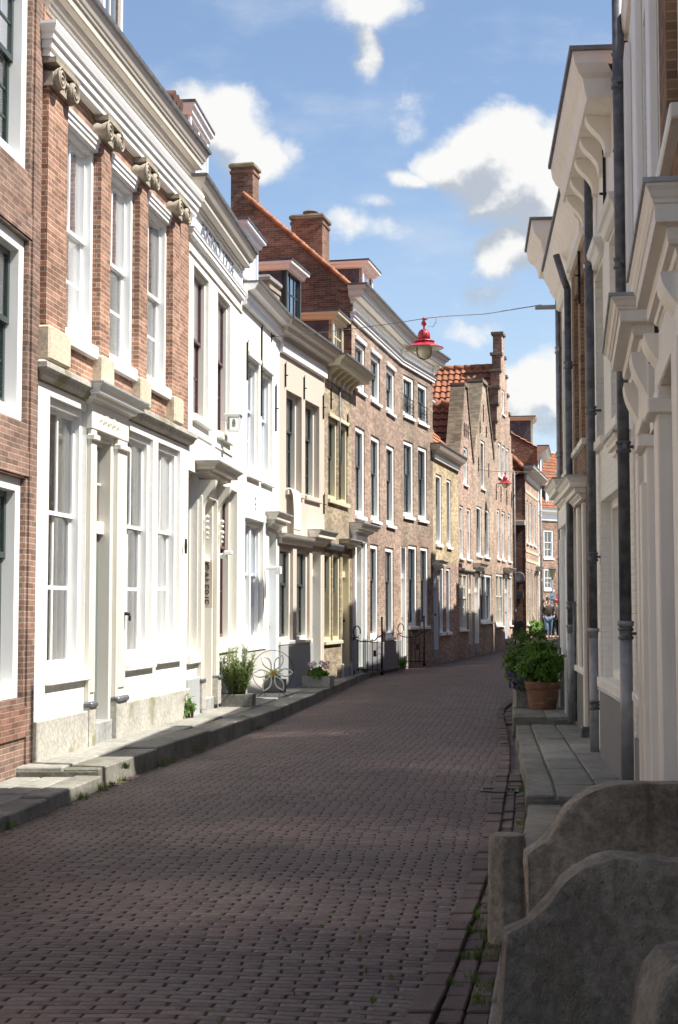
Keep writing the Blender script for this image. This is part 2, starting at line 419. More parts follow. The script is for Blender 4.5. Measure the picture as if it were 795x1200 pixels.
class House:
    def __init__(s, label, A, B, h, wall, side=None, D=7., name='town_house'):
        s.A = Vector((A[0], A[1], 0)); s.L = math.hypot(B[0]-A[0], B[1]-A[1])
        s.root = empty(name, (A[0], A[1], 0), math.atan2(B[1]-A[1], B[0]-A[0]), label, 'house', 'old terraced houses along the street')
        s.h = h; s.D = D; s.wall = wall; s.side = side or wall; s.holes = []; s.bands = None; s.split = None; s.extra = []; s.sidepoly = None
        s.t = 'wall'
    def add(s, name, mb, mats, parent=None, bevel=0, label=None):
        o = mb.build(name, mats, parent or s.root, bevel)
        if label: o['label'] = label
        return o
    # a sash window in its frame
    def win(s, s0, s1, h0, h1, rev=.08, fw=.07, sd=.05, fm=None, sm=None, cols=2, up=1, lo=2, split=.42, cur='full', sill=.07,
            sillm=None, cm=None, bar=.026, st=.042, halves=1, head=0, room=True):
        fm = fm or W_WHITE; sm = sm or fm; cm = cm or CURTAIN
        s.holes.append((s0, s1, h0, h1, rev + fw + sd))
        y0 = rev; y1 = rev + sd + .10
        g = MB(); fr = MB(); sa = MB(); cu = MB()
        hh0, hh1 = h0 + fw, h1 - fw
        # outer frame
        fr.box(s0, s0+fw, y0, y1, h0, h1); fr.box(s1-fw, s1, y0, y1, h0, h1)
        fr.box(s0+fw, s1-fw, y0, y1, hh1, h1); fr.box(s0+fw, s1-fw, y0-.004, y1, h0, hh0)
        n = halves; wl = (s1 - s0 - fw * (n + 1)) / n
        for k in range(n):
            a = s0 + fw + k * (wl + fw); b = a + wl
            if k: fr.box(a - fw, a, y0 + .002, y1, hh0, hh1)
            hm = hh1 - (hh1 - hh0) * split
            ya = y0 + sd; yb = ya + .035
            for (za, zb, y, rows, lower) in ((hm - .03, hh1, ya, up, False), (hh0, hm + .02, yb, lo, True)):
                if not lower and up == 0: continue
                if lower and up == 0: zb = hh1; y = ya
                e = .03; br = st * 1.5 if lower else st
                sa.box(a, a+st, y, y+e, za, zb); sa.box(b-st, b, y, y+e, za, zb)
                sa.box(a+st, b-st, y, y+e, zb - st, zb); sa.box(a+st, b-st, y, y+e, za, za + br)
                ga, gb, gz0, gz1 = a+st, b-st, za+br, zb-st
                for i in range(1, cols):
                    x = ga + (gb - ga) * i / cols; sa.box(x-bar/2, x+bar/2, y+.010, y+.027, gz0, gz1)
                for i in range(1, rows):
                    z = gz0 + (gz1 - gz0) * i / rows; sa.box(ga, gb, y+.012, y+.025, z-bar/2, z+bar/2)
                g.face([(ga, y+.022, gz0), (gb, y+.022, gz0), (gb, y+.022, gz1), (ga, y+.022, gz1)])
            yc = y1 + .04
            def wave(x0, x1, z0, z1, amp=.022, per=.13):
                m = max(4, int((x1 - x0) / .022)); ph = RD.uniform(0, 6); top = []; bot = []
                for i in range(m + 1):
                    x = x0 + (x1 - x0) * i / m
                    dy = amp * math.sin(2*PI*x/per + ph) + amp * .5 * math.sin(2*PI*x/(per*.43) + ph*2)
                    top.append(cu.pt((x, yc + dy*.6, z1))); bot.append(cu.pt((x, yc + dy, z0)))
                for i in range(m): cu.fidx((bot[i], bot[i+1], top[i+1], top[i]), 0, None, True)
            if cur == 'full': wave(a - .04, b + .04, hh0, hh1)
            elif cur == 'side':
                f = RD.uniform(.22, .34); wave(a - .04, a + wl*f, hh0, hh1); wave(b - wl*f, b + .04, hh0, hh1)
            elif cur == 'low': wave(a - .04, b + .04, hh0, hh0 + (hh1 - hh0) * .5)
            elif cur == 'mix':
                f = RD.uniform(.2, .3); wave(a - .04, a + wl*f, hh0, hh1); wave(b - wl*f, b + .04, hh0, hh1); wave(a - .03, b + .03, hh1 - .35, hh1)
            elif cur == 'blind':
                cu.box(a, b, yc, yc+.01, hh0 + (hh1-hh0)*RD.uniform(.25, .5), hh1)
        w = s.add('window', g, GLASS)
        s.add('frame', fr, fm, w, .006)
        s.add('sash', sa, sm, w)
        if cu.f: s.add('curtain', cu, cm, w)
        if sill:
            q = MB(); q.box(s0 - .05, s1 + .05, -.06, rev + .03, h0 - sill, h0 + .004); s.add('sill', q, sillm or fm, w, .008)
        if head:
            q = MB(); q.box(s0 - .02, s1 + .02, -.05, .0, h1 + .003, h1 + head); s.add('head_board', q, fm, w, .006)
        return w
    def door(s, s0, s1, h0, h1, rev=.22, fm=None, dm=None, trans=None, fw=.07, fan=0, step=True, panels=3, cols=1, rows=2, hinge=1, stepm=None):
        fm = fm or W_WHITE; dm = dm or fm
        top = trans or h1
        s.holes.append((s0, s1, h0, h1, rev + .12))
        d = MB(); a, b = s0 + fw, s1 - fw
        y = rev + .04
        d.box(a, b, y, y + .05, h0, top - fw)
        ph = (top - fw - h0 - .2) / panels
        for i in range(panels):
            z0 = h0 + .14 + i * ph
            d.loft([[(x, yy, z) for x, z in ((a+.1+q, z0+.04+q), (b-.1-q, z0+.04+q), (b-.1-q, z0+ph-.05-q), (a+.1+q, z0+ph-.05-q))] for yy, q in ((y - .001, 0), (y-.018, .012), (y-.018, .03), (y-.006, .05))], True, True)
        o = s.add('door', d, dm, None, .004)
        f = MB()
        f.box(s0, a, .006, rev+.1, h0, h1); f.box(b, s1, .006, rev+.1, h0, h1); f.box(a, b, .012, rev, h1-.03, h1); f.box(a, b, rev, rev+.1, h1-fw, h1)
        if trans:
            f.box(a, b, rev-.02, rev+.1, trans - fw, trans + fw)
            g = MB(); g.face([(a, y, trans+fw), (b, y, trans+fw), (b, y, h1-fw), (a, y, h1-fw)])
            for i in range(1, cols):
                x = a + (b-a)*i/cols; f.box(x-.018, x+.018, y-.02, y+.02, trans+fw, h1-fw)
            for i in range(1, rows):
                z = trans+fw + (h1-fw-trans-fw)*i/rows; f.box(a, b, y-.018, y+.018, z-.014, z+.014)
            s.add('fanlight', g, GLASS, o)
        s.add('door_frame', f, fm, o, .006)
        k = MB(); hx = b - .08 if hinge > 0 else a + .08
        k.lathe([(.012, 0), (.012, -.035), (.03, -.04), (.034, -.06), (.02, -.075), (.0, -.078)], (hx, y, h0 + 1.02), 10, axis='y')
        s.add('handle', k, IRON, o)
        if step:
            q = MB(); q.box(s0 - .0, s1 + .0, -.02, rev + .06, h0 - .30, h0 + .003); s.add('threshold', q, stepm or BLUESTONE, o, .012)
        return o
    def mould(s, name, prof, s0, s1, mat, ret=(True, True), parent=None, bevel=.004):
        mb = MB(); mb.run(prof, s0, s1, ret); return s.add(name, mb, mat, parent, 0)
    def cornice(s, prof, s0, s1, mat, ret=(False, False), gutter=True, name='cornice'):
        o = s.mould(name, prof, s0, s1, mat, ret)
        if gutter:
            d = max(p[0] for p in prof); h = prof[-1][1]
            g = MB(); g.run([(d - .06, h - .02), (d + .025, h - .012), (d + .03, h + .028), (d - .06, h + .03)], s0, s1, ret)
            s.add('gutter', g, GUTTER, o)
        return o
    def hood(s, s0, s1, h, d, ht, mat, name='door_hood', lead=True):
        # projecting moulded hood with mitred ends; top at h
        prof = [(.02 if a_ == .0 else d*a_, h - ht*b_) for a_, b_ in ((.0,1.), (.20,.985), (.22,.91), (.27,.885), (.27,.84), (.34,.815), (.38,.75), (.52,.72), (.55,.66), (.55,.52), (.80,.485), (.81,.44), (.81,.27), (.85,.25), (.86,.21), (.90,.18), (.94,.11), (1.,.06), (1.,.0))]
        o = s.mould(name, prof, s0, s1, mat)
        if lead:
            q = MB(); q.run([(d + .012, h - .008), (d + .014, h + .012)], s0, s1); s.add('lead_cover', q, LEADPALE, o)
        return o
    def box(s, name, dims, mat, parent=None, bevel=.008):
        if isinstance(dims[0], (tuple, list)) and len(dims) > 1 and name in ('doorcase_foot', 'doorcase_shoe', 'upper_surround', 'window_surround', 'plinth', 'stone_band', 'sunk_panel_edge', 'base_panel'):
            return [s.box(name, d, mat, parent, bevel) for d in dims][0]
        q = MB()
        for d in (dims if isinstance(dims[0], (tuple, list)) else [dims]): q.box(*d)
        return s.add(name, q, mat, parent, bevel)
    def bracket(s, x, w, z0, z1, d, mat, parent, name='bracket'):
        # S-shaped console: side outline extruded along the wall
        P = []
        H = z1 - z0
        for i in range(17):
            t = i / 16.
            out = d * (.25 + .75 * (t ** 1.5)) * (1 + .16 * math.sin(t * 2*PI * 1.0 + PI))
            P.append((-max(out, .02), z0 + H * t))
        P += [(.0, z1), (.0, z0)]
        q = MB(); q.prism(P, lambda p: (x - w/2, p[0], p[1]), lambda p: (x + w/2, p[0], p[1]))
        return s.add(name, q, mat, parent)
    def anchor(s, x, z0, z1, off=.02):
        q = MB(); q.box(x-.009, x+.009, -off-.015, -off+.015, z0, z1); q.tube([(x, .02, (z0+z1)/2), (x, -off-.05, (z0+z1)/2)], .014, 6)
        q.tube([(x-.012, -off-.01, z1), (x+.01, -off-.012, z1+.04)], .009, 6)
        s.add('wall_anchor', q, IRON)
    def chimney(s, x0, x1, y0, y1, z0, z1, mat, parent, cap=BLUESTONE, pot=False):
        q = MB(); q.box(x0, x1, y0, y1, z0, z1 - .12); q.box(x0-.025, x1+.025, y0-.025, y1+.025, z1-.26, z1-.19)
        o = s.add('chimney', q, mat, parent)
        c = MB(); c.box(x0-.05, x1+.05, y0-.05, y1+.05, z1-.12, z1-.03); c.box(x0-.02, x1+.02, y0-.02, y1+.02, z1-.03, z1)
        if pot:
            c.lathe([(.12, 0), (.12, .10), (.2, .12), (.2, .15)], ((x0+x1)/2, (y0+y1)/2, z1), 12)
        s.add('chimney_cap', c, cap, o, .015)
        return o
    def dormer(s, x0, x1, z0, z1, y0, y1, cheek, trim, roofm=None, sm=None, cols=2, rows=3, over=.14, halves=1, win=True, curt='full'):
        # box dormer standing on the roof: front at y0, running back to y1
        q = MB(); t = .1
        q.box(x0, x0+t, y0+.03, y1, z0, z1); q.box(x1-t, x1, y0+.03, y1, z0, z1); q.box(x0, x1, y1-.05, y1, z0, z1)
        o = s.add('dormer', q, cheek)
        r = MB(); r.box(x0-over, x1+over, y0-over, y1+.05, z1, z1+.06); r.run([(over*.2, z1-.14), (over*.5, z1-.09), (over*.9, z1-.07), (over, z1)], x0, x1) if False else None
        prof = [(.02, z1-.16), (over*.45, z1-.14), (over*.55, z1-.07), (over*.95, z1-.05), (over*1.0, z1)]
        P = prof
        loops = []
        for cx, cy, sx, sy in ((x0, y1, -1, 0), (x0, y0, -1, -1), (x1, y0, 1, -1), (x1, y1, 1, 0)):
            loops.append([(cx + sx*d, cy + sy*d, h) for d, h in [(-.02, P[0][1])] + P + [(-.02, P[-1][1])]])
        r = MB(); r.loft(loops, True, True)
        r2 = MB(); r2.box(x0-over-.01, x1+over+.01, y0-over-.01, y1+.05, z1+.002, z1+.045)
        s.add('dormer_cornice', r, trim, o); s.add('dormer_roof', r2, roofm or LEAD, o)
        f = MB(); fw = .09; sm = sm or trim
        f.box(x0, x0+fw, y0-.01, y0+.1, z0, z1); f.box(x1-fw, x1, y0-.01, y0+.1, z0, z1); f.box(x0+fw, x1-fw, y0-.01, y0+.1, z0, z0+fw); f.box(x0+fw, x1-fw, y0-.01, y0+.1, z1-fw-.1, z1)
        a, b, za, zb = x0+fw, x1-fw, z0+fw, z1-fw-.1
        if not win:
            for k in range(1, 5):
                x = a + (b-a)*k/5; f.box(x-.012, x+.012, y0+.02, y0+.05, za, zb)
            f.box(a, b, y0+.03, y0+.06, za, zb)
        else:
            for k in range(1, halves):
                x = a + (b-a)*k/halves; f.box(x-.04, x+.04, y0, y0+.08, za, zb)
            for k in range(1, cols*halves):
                x = a + (b-a)*k/(cols*halves); f.box(x-.014, x+.014, y0+.03, y0+.06, za, zb)
            for k in range(1, rows):
                z = za + (zb-za)*k/rows; f.box(a, b, y0+.032, y0+.058, z-.013, z+.013)
            g = MB(); g.face([(a, y0+.045, za), (b, y0+.045, za), (b, y0+.045, zb), (a, y0+.045, zb)]); s.add('dormer_window', g, GLASS, o)
            c = MB(); c.box(a, b, y0+.2, y0+.22, za, zb); s.add('curtain', c, CURTAINW, o)
        s.add('dormer_frame', f, sm, o)
        return o
    def downpipe(s, x, z0, z1, r=.05, off=.09, mat=None, lower=None, lm=None, col=None):
        mat = mat or IRONPIPE
        q = MB(); zt = lower or z0
        q.tube([(x, -off, zt), (x, -off, z1)], r, 14)
        o = s.add('downpipe', q, mat)
        zz = z1 - 1.0
        while zz > z0 + .5:
            c = MB()
            c.lathe([(r+.002, -.05), (r+.014, -.045), (r+.014, -.025), (r+.004, -.02), (r+.004, .02), (r+.014, .025), (r+.014, .045), (r+.002, .05)], (x, -off, zz), 14)
            c.box(x-.02, x+.02, -off, .03, zz-.012, zz+.012); c.box(x+r, x+r+.05, -off-.012, -off+.012, zz-.02, zz+.02)
            zz -= 1.55
            s.add('pipe_bracket', c, mat, o)
        if lower:
            l = MB(); l.lathe([(r+.004, 0), (r+.006, .06), (r+.018, .065), (r+.018, .10), (r+.002, .105)], (x, -off, lower-.05), 14)
            l.tube([(x, -off, z0), (x, -off, lower)], r+.003, 14); s.add('standpipe', l, lm or ZINC, o)
        return o
    def gable_bands(s, pts):
        # pts: list of (height, left, right) from the ground up
        s.bands = [(a[0], b[0], a[1], b[1], a[2], b[2]) for a, b in zip(pts, pts[1:]) if b[0] > a[0] + 1e-5]
    def finish(s, base=-.3, inner=1.15):
        L, D, h = s.L, s.D, s.h
        bands = s.bands or [(base, h, 0, 0, L, L)]
        q = MB()
        ys = sorted(({s.split[0]} if s.split else set()) | {round(v, 4) for b in bands for v in b[:2]} | {round(v, 4) for ho in s.holes for v in ho[2:4]})
        for za, zb in zip(ys, ys[1:]):
            bd = next((b for b in bands if b[0] - 1e-4 <= za and b[1] + 1e-4 >= zb), None)
            if not bd: continue
            def lr(z):
                t = (z - bd[0]) / (bd[1] - bd[0]); return bd[2] + (bd[3]-bd[2])*t, bd[4] + (bd[5]-bd[4])*t
            la, ra = lr(za); lb, rb = lr(zb)
            fm = 3 if s.split and zb <= s.split[0] + 1e-3 else 0
            hs = sorted([ho for ho in s.holes if ho[2] - 1e-4 <= za and ho[3] + 1e-4 >= zb])
            xa, xb = la, lb
            for ho in hs:
                q.face([(xa, 0, za), (ho[0], 0, za), (ho[0], 0, zb), (xb, 0, zb)], fm); xa = xb = ho[1]
            q.face([(xa, 0, za), (ra, 0, za), (rb, 0, zb), (xb, 0, zb)], fm)
            if s.bands:
                q.face([(la, 0, za), (la, .35, za), (lb, .35, zb), (lb, 0, zb)], 1); q.face([(ra, 0, za), (ra, .35, za), (rb, .35, zb), (rb, 0, zb)], 1)
                if za >= h: q.face([(la, .35, za), (ra, .35, za), (rb, .35, zb), (lb, .35, zb)], 1)
        if s.bands:
            for a, b in zip(bands, bands[1:]):
                z = a[1]
                if b[2] > a[3] + .01: q.face([(a[3], 0, z), (b[2], 0, z), (b[2], .35, z), (a[3], .35, z)], 1)
                if a[5] > b[4] + .01: q.face([(b[4], 0, z), (a[5], 0, z), (a[5], .35, z), (b[4], .35, z)], 1)
            t = bands[-1]; q.face([(t[3], 0, t[1]), (t[5], 0, t[1]), (t[5], .35, t[1]), (t[3], .35, t[1])], 1)
        for (s0, s1, h0, h1, r) in s.holes:
            for p in ([(s0,0,h0),(s0,r,h0),(s0,r,h1),(s0,0,h1)], [(s1,0,h0),(s1,r,h0),(s1,r,h1),(s1,0,h1)], [(s0,0,h1),(s1,0,h1),(s1,r,h1),(s0,r,h1)], [(s0,0,h0),(s1,0,h0),(s1,r,h0),(s0,r,h0)]):
                q.face(p, 3 if s.split and h1 <= s.split[0] + .01 else 0)
        e = .012
        for x in (e, L - e):
            if s.sidepoly:
                q.face([(x, y, z) for y, z in s.sidepoly], 1)
            else:
                q.face([(x, .004, base), (x, D, base), (x, D, h), (x, .004, h)], 1)
        q.face([(0, D, base), (L, D, base), (L, D, h), (0, D, h)], 1)
        q.face([(e, inner, base), (L-e, inner, base), (L-e, inner, h), (e, inner, h)], 2)
        for z in (base + .2, h):
            q.face([(e, .15, z), (L-e, .15, z), (L-e, inner, z), (e, inner, z)], 2)
        s.wallobj = q.build('wall', [s.wall, s.side, ROOM] + ([s.split[1]] if s.split else []), s.root, 0, False)
        return s.wallobj
    def roof_par(s, ridge_y, pitch, y0=.05, mat=None, back=True, verge=0.0, z=None):
        z0 = z if z is not None else s.h; tp = math.tan(math.radians(pitch)); zr = z0 + (ridge_y - y0) * tp
        q = MB(); Lh = math.hypot(ridge_y - y0, zr - z0)
        tile_slope(q, (-verge, y0, z0), (1, 0, 0), (0, ridge_y - y0, zr - z0), s.L + 2*verge, Lh)
        q.face([(-verge, s.D, z0), (s.L+verge, s.D, z0), (s.L+verge, ridge_y, zr), (-verge, ridge_y, zr)], 0, [(0,0),(3,0),(3,3),(0,3)])
        k = int(s.L / .38)
        for i in range(k):
            x = -verge + (s.L + 2*verge) * i / k
            q.tube([(x, ridge_y, zr+.03), (x + .4, ridge_y, zr+.045)], .11, 8)
        o = s.add('roof', q, TILE)
        s.sidepoly = [(.004, -.3), (s.D, -.3), (s.D, z0), (ridge_y, zr), (y0, z0), (.004, z0)]
        s.zr = zr
        return o
    def roof_perp(s, zr, ze, rx=None, y0=.3, D=None):
        rx = rx if rx is not None else s.L/2; D = D or s.D; q = MB()
        tile_slope(q, (0, D, ze), (0, -1, 0), (rx, 0, zr - ze), D - y0, math.hypot(rx, zr-ze))
        tile_slope(q, (s.L, y0, ze), (0, 1, 0), (rx - s.L, 0, zr - ze), D - y0, math.hypot(s.L-rx, zr-ze))
        k = int((D-y0) / .4)
        for i in range(k):
            y = y0 + (D-y0)*i/k
            q.tube([(rx, y, zr+.03), (rx, y+.42, zr+.045)], .12, 8)
        q.face([(0, D, ze), (s.L, D, ze), (rx, D, zr)], 0, [(0,0),(1,0),(.5,1)])
        return s.add('roof', q, TILE)
# ------------------------------------------------------------------ the left row
# L0 : purple-brown brick house at the near end
def left_houses():
    # ---- brick house with green sashes
    B0 = (-2.903, 13.80); A0 = (B0[0] - .0995*11.7, B0[1] - 11.7)
    H = House('purple brown brick house with tall white framed windows, before the orange pilaster house', A0, B0, 8.6, B_L0)
    o = H.L + .30 - 8.04
    for x0, x1 in ((5.92, 7.46), (3.3, 4.85), (.7, 2.25), (-1.9, -.35)):
        H.win(o+x0, o+x1, 5.72, 7.6, rev=.05, fw=.13, sd=.09, sm=W_GREEN, cols=3, up=2, lo=3, cur='side', sill=0, st=.055)
        H.win(o+x0, o+x1, 3.34, 5.08, rev=.05, fw=.13, sd=.09, sm=W_GREEN, cols=3, up=1, lo=2, split=.45, cur='mix', sill=0, st=.055)
        H.win(o+x0, o+x1, .78, 2.82, rev=.05, fw=.13, sd=.09, sm=W_GREEN, cols=3, up=1, lo=3, split=.33, cur='mix', sill=0, st=.055)
        H.box('window_band', [(o+x0-.1, o+x1+.08, -.018, .04, .42, .70)], B_DARK, None, 0)
        for z in (7.62, 5.10, 2.84):
            H.box('brick_arch', [(o+x0-.12, o+x1+.1, -.012, .04, z, z+.24)], B_L0, None, 0)
    # raised brick strip at the corner
    H.box('brick_strip', [(H.L-.22, H.L-.0, -.02, .03, .05, 8.3)], B_L0, None, 0)
    H.cornice([(.03, 8.3), (.08, 8.32), (.1, 8.42), (.25, 8.46), (.3, 8.58), (.3, 8.62)], 0, H.L, W_CREAM)
    H.roof_par(3.5, 45); H.finish()

    # ---- orange brick house with pilasters over a white ground floor
    A1, B1 = (-2.86, 14.1), (-2.055, 19.62)
    H = House('orange brick house with carved volute pilasters above a white ground floor', A1, B1, 7.6, B_L1, B_SIDE)
    L = H.L; H.split = (3.80, P_WHITE); H.bands = [(-.3, 7.6, -.31, -.31, L, L)]
    for x0, x1 in ((.335, 1.43), (1.81, 2.93), (3.31, 4.47)):
        H.win(x0, x1, 4.42, 6.58, rev=.02, fw=.06, sd=.07, cols=2, up=1, lo=2, split=.47, cur='none', sill=.14, bar=.034, cm=CURTAING)
        H.mould('window_head', [(.012, 6.56), (.03, 6.57), (.03, 6.61), (.045, 6.62), (.045, 6.66), (.06, 6.67), (.065, 6.70)], x0 - .0, x1 + .0, W_WHITE, (False, False))
    pil = [(-.24, .33), (1.44, 1.80), (2.94, 3.30), (4.48, 4.86)]
    for a, b in pil:
        p = H.box('pilaster', [(a, b, -.065, .02, 4.36, 6.72)], B_L1, None, 0)
        H.box('pilaster_base', [(a-.03, b+.03, -.12, .02, 4.0, 4.34)], SANDBLOCK, p, .02)
        c = (a + b) / 2
        q = MB()
        q.box(a-.02, b+.02, -.11, .02, 6.70, 6.84); q.box(a-.07, b+.07, -.16, .02, 6.91, 6.965)
        q.loft([[(c-.24,-.14,6.91),(c-.1,-.14,6.85),(c+.1,-.14,6.85),(c+.24,-.14,6.91)][::1], [(c-.24,.0,6.91),(c-.1,.0,6.85),(c+.1,.0,6.85),(c+.24,.0,6.91)]], False, False)
        for sx in (-1, 1):
            vx = c + sx * .20; vz = 6.79
            q.lathe([(.015, -.165), (.10, -.165), (.108, -.14), (.085, -.08), (.108, -.01), (.108, .02)], (vx, 0, vz), 20, axis='y')
            sp = []
            for i in range(44):
                t = i / 43.; an = PI/2 + sx * (-t * 2*PI * 2.1); r = .135 * (1 - t) ** .8 + .015
                sp.append((vx + r*.74 * math.cos(an), -.168, vz + r*.74 * math.sin(an)))
            q.tube(sp, .012, 6)
        for i in range(5):
            x = c - .13 + .065 * i
            q.lathe([(.0, -.035), (.026, -.02), (.03, 0), (.02, .03), (0, .04)], (x, -.12, 6.82), 8)
        H.add('capital', q, SANDSTONE, p)
    # white entablature, brick frieze with a yellow stone, cornice
    H.mould('entablature', [(.10, 6.97), (.10, 7.04), (.125, 7.045), (.125, 7.12), (.15, 7.125), (.15, 7.17), (.17, 7.20), (.19, 7.26), (.19, 7.29)], -.22, L - .1, W_WHITE, (True, True))
    H.box('brick_frieze', [(-.30, L, -.03, .02, 7.28, 7.5)], B_L1, None, 0)
    H.box('frieze_stone', [(2.5, 2.98, -.045, .0, 7.29, 7.5)], SANDBLOCK, None, .006)
    H.cornice([(.04, 7.44), (.055, 7.445), (.055, 7.48), (.075, 7.49), (.075, 7.53), (.095, 7.54), (.105, 7.575), (.11, 7.60), (.17, 7.615), (.18, 7.625), (.18, 7.70), (.20, 7.71), (.205, 7.73), (.22, 7.75), (.24, 7.80), (.255, 7.84), (.26, 7.87)], -.28, L - .2, W_STONE, (False, True))
    # stone string course between the floors
    H.mould('string_course', [(.03, 3.82), (.07, 3.85), (.09, 3.90), (.12, 3.92), (.12, 3.97), (.07, 4.0)], -.22, L - .02, GREYSTONE, (True, True))
    # ground floor: white plaster with three windows and a doorcase
    for x0, x1, z0 in ((.09, 1.24, .94), (2.74, 3.84, .97), (4.08, 5.17, 1.0)):
        H.win(x0, x1, z0, 3.70, rev=.05, fw=.08, sd=.06, fm=W_WHITE, cols=2, up=1, lo=2, split=.40, cur='side', sill=.08, sillm=W_WHITE, bar=.04, cm=CURTAING)
    H.box('plinth', [(-.3, 1.24, -.055, .0, .1, .54), (2.585, L, -.055, 0, .1, .54)], GREYSTONE, None, .01)
    d = H.door(1.44, 2.20, .38, 3.48, rev=.10, fm=W_CREAM, dm=DOORGREEN, trans=2.50, cols=2, rows=2, stepm=BLUESTONE, hinge=-1)
    dc = H.box('doorcase', [(1.25, 1.43, -.055, .0, .62, 3.52), (2.21, 2.56, -.055, .0, .62, 3.52), (1.28, 1.40, -.07, .0, .72, 3.30), (2.27, 2.50, -.07, .0, .72, 3.30), (1.23, 2.58, -.065, .0, 3.52, 3.80), (1.24, 1.44, -.09, 0, 3.40, 3.46), (2.20, 2.57, -.09, 0, 3.40, 3.46)], W_CREAM)
    H.box('doorcase_foot', [(1.24, 1.44, -.075, .03, .1, .62), (2.20, 2.58, -.075, .03, .1, .62)], GREYSTONE, dc, .012)
    H.box('doorcase_shoe', [(1.23, 1.445, -.10, .03, .56, .63), (2.195, 2.60, -.10, .03, .56, .63)], IRONPIPE, dc, .02)
    # carved panel (worn relief)
    q = MB()
    for i in range(13):
        x = 1.50 + i * .055; q.tube([(x, -.065, 3.62 + .02*math.sin(i*2.1)), (x+.03, -.068, 3.66), (x+.04, -.065, 3.70 - .02*math.sin(i*1.3))], .009, 5)
    H.add('carved_relief', q, W_STONE, dc)
    H.hood(1.26, 2.56, 3.98, .24, .20, W_WHITE)
    q = MB(); q.tube([(2.46, -.05, 1.55), (2.46, -.13, 1.55)], .02, 8); q.tube([(2.46, -.13, 1.55), (2.46, -.13, 1.47)], .016, 8); H.add('bell_pull', q, IRON, dc)
    q = MB(); q.plate([(5.33, 2.34), (5.35, 2.44), (5.33, 2.54), (5.31, 2.44)], -.06, -.03); H.add('wall_anchor', q, IRON)
    roof = H.roof_par(3.2, 45, y0=.0, z=7.75)
    H.finish()
    H.dormer(3.7, 5.3, 8.4, 10.5, .9, 3.0, B_COPE, W_WHITE, halves=2, cols=2, rows=2)
    H.chimney(5.0, 5.42, .15, .6, 7.8, 8.42, B_COPE, roof, BLUESTONE)
    q = MB()
    for k in range(3): q.tube([(4.96 + .17*k, .05, 8.45), (4.96 + .17*k, .7, 8.47)], .09, 8)
    H.add('cap_tiles', q, TILE, roof)

    # ---- cream house with the lettered frieze and the gallery door
    A2, B2 = B1, (-1.62, 23.85)
    H = House('cream white gallery house with a lettered frieze under its deep cornice', A2, B2, 7.2, P_WHITE2, B_SIDE); L = H.L
    for x0, x1, z0, z1 in ((.33, 1.41, 4.30, 6.40), (2.14, 3.19, 4.28, 6.42)):
        H.win(x0, x1, z0, z1, rev=.05, fw=.06, sd=.05, fm=W_CREAM, sm=W_PURPLE, cols=1, up=1, lo=2, split=.45, cur='side', sill=.10, sillm=P_WHITE2)
    H.box('sunk_panel_edge', [(.0, L, -.025, .0, 6.50, 6.53), (.2, 1.7, -.02, 0, 4.02, 4.05), (1.95, 3.4, -.02, 0, 4.02, 4.05)], P_WHITE2, None, .008)
    H.win(.05, .70, .98, 3.50, rev=.10, fw=.05, sd=.04, fm=W_CREAM, sm=W_PURPLE, cols=1, up=1, lo=2, split=.36, cur='side', sill=.12, sillm=P_WHITE2)
    H.win(2.16, 3.92, 1.06, 3.50, rev=.12, fw=.09, sd=.06, fm=W_CREAM, sm=W_PURPLE, cols=1, up=1, lo=2, split=.36, cur='side', sill=.12, sillm=P_WHITE2, halves=2)
    d = H.door(.94, 1.90, .32, 3.20, rev=.26, fm=W_CREAM, dm=W_CREAM, trans=2.36, cols=1, rows=1, stepm=BLUESTONE)
    q = MB(); q.box(.96, 1.88, .04, .26, 2.30, 2.36); H.add('lintel_shelf', q, W_CREAM, d)
    dc = H.box('doorcase', [(.74, .94, -.06, .0, .60, 3.20), (1.90, 2.08, -.06, .0, .60, 3.20), (.80, 2.1, -.05, 0, 3.20, 3.44)], W_CREAM)
    H.box('doorcase_foot', [(.73, .96, -.08, .03, .2, .60), (1.88, 2.10, -.09, .03, .2, .60)], GREYSTONE, dc, .012)
    H.box('doorcase_shoe', [(.72, .96, -.09, .03, .57, .63), (1.88, 2.12, -.11, .03, .57, .63)], IRONPIPE, dc, .015)
    for x in (.84, 1.99):
        H.bracket(x, .16, 2.95, 3.42, .24, W_CREAM, dc)
        q = MB()
        for z, r in ((2.90, .034), (2.83, .028), (2.74, .036), (2.67, .03), (2.60, .022)): q.lathe([(0, -r), (r*.7, -r*.7), (r, 0), (r*.7, r*.7), (0, r)], (x, -.11, z), 10)
        H.add('carved_drop', q, W_CREAM, dc)
    H.hood(.82, 2.10, 3.66, .34, .22, W_STONE)
    tm = Matrix(((0, 0, -1, 1.825), (0, -1, 0, .115), (-1, 0, 0, 1.98), (0, 0, 0, 1)))
    sg = H.box('sign_panel', [(1.829, 1.90, .004, .255, 1.62, 2.33)], W_STONE, None, .004)
    text('sign_lettering', 'GALERIE', .165, W_PURPLE, tm, sg, .003)
    H.box('wall_camera', [(2.20, 2.30, -.22, -.10, 2.42, 2.48), (2.235, 2.265, -.14, .0, 2.36, 2.44)], W_WHITE, None, .01)
    H.box('plinth', [(.0, .82, -.04, .0, .1, .66), (2.1, 2.16, -.04, .0, .1, .60)], W_GREY, None, .01)
    H.box('white_plinth', [(2.1, L, -.03, .0, .1, .92)], P_WHITE2, None, .008)
    H.mould('architrave', [(.03, 6.70), (.06, 6.72), (.06, 6.77), (.075, 6.79), (.075, 6.82), (.085, 6.84)], .02, L - .1, W_WHITE, (True, True))
    fz = H.box('frieze', [(.04, L, -.02, .0, 6.86, 7.16)], W_BLUEWHITE, None, 0)
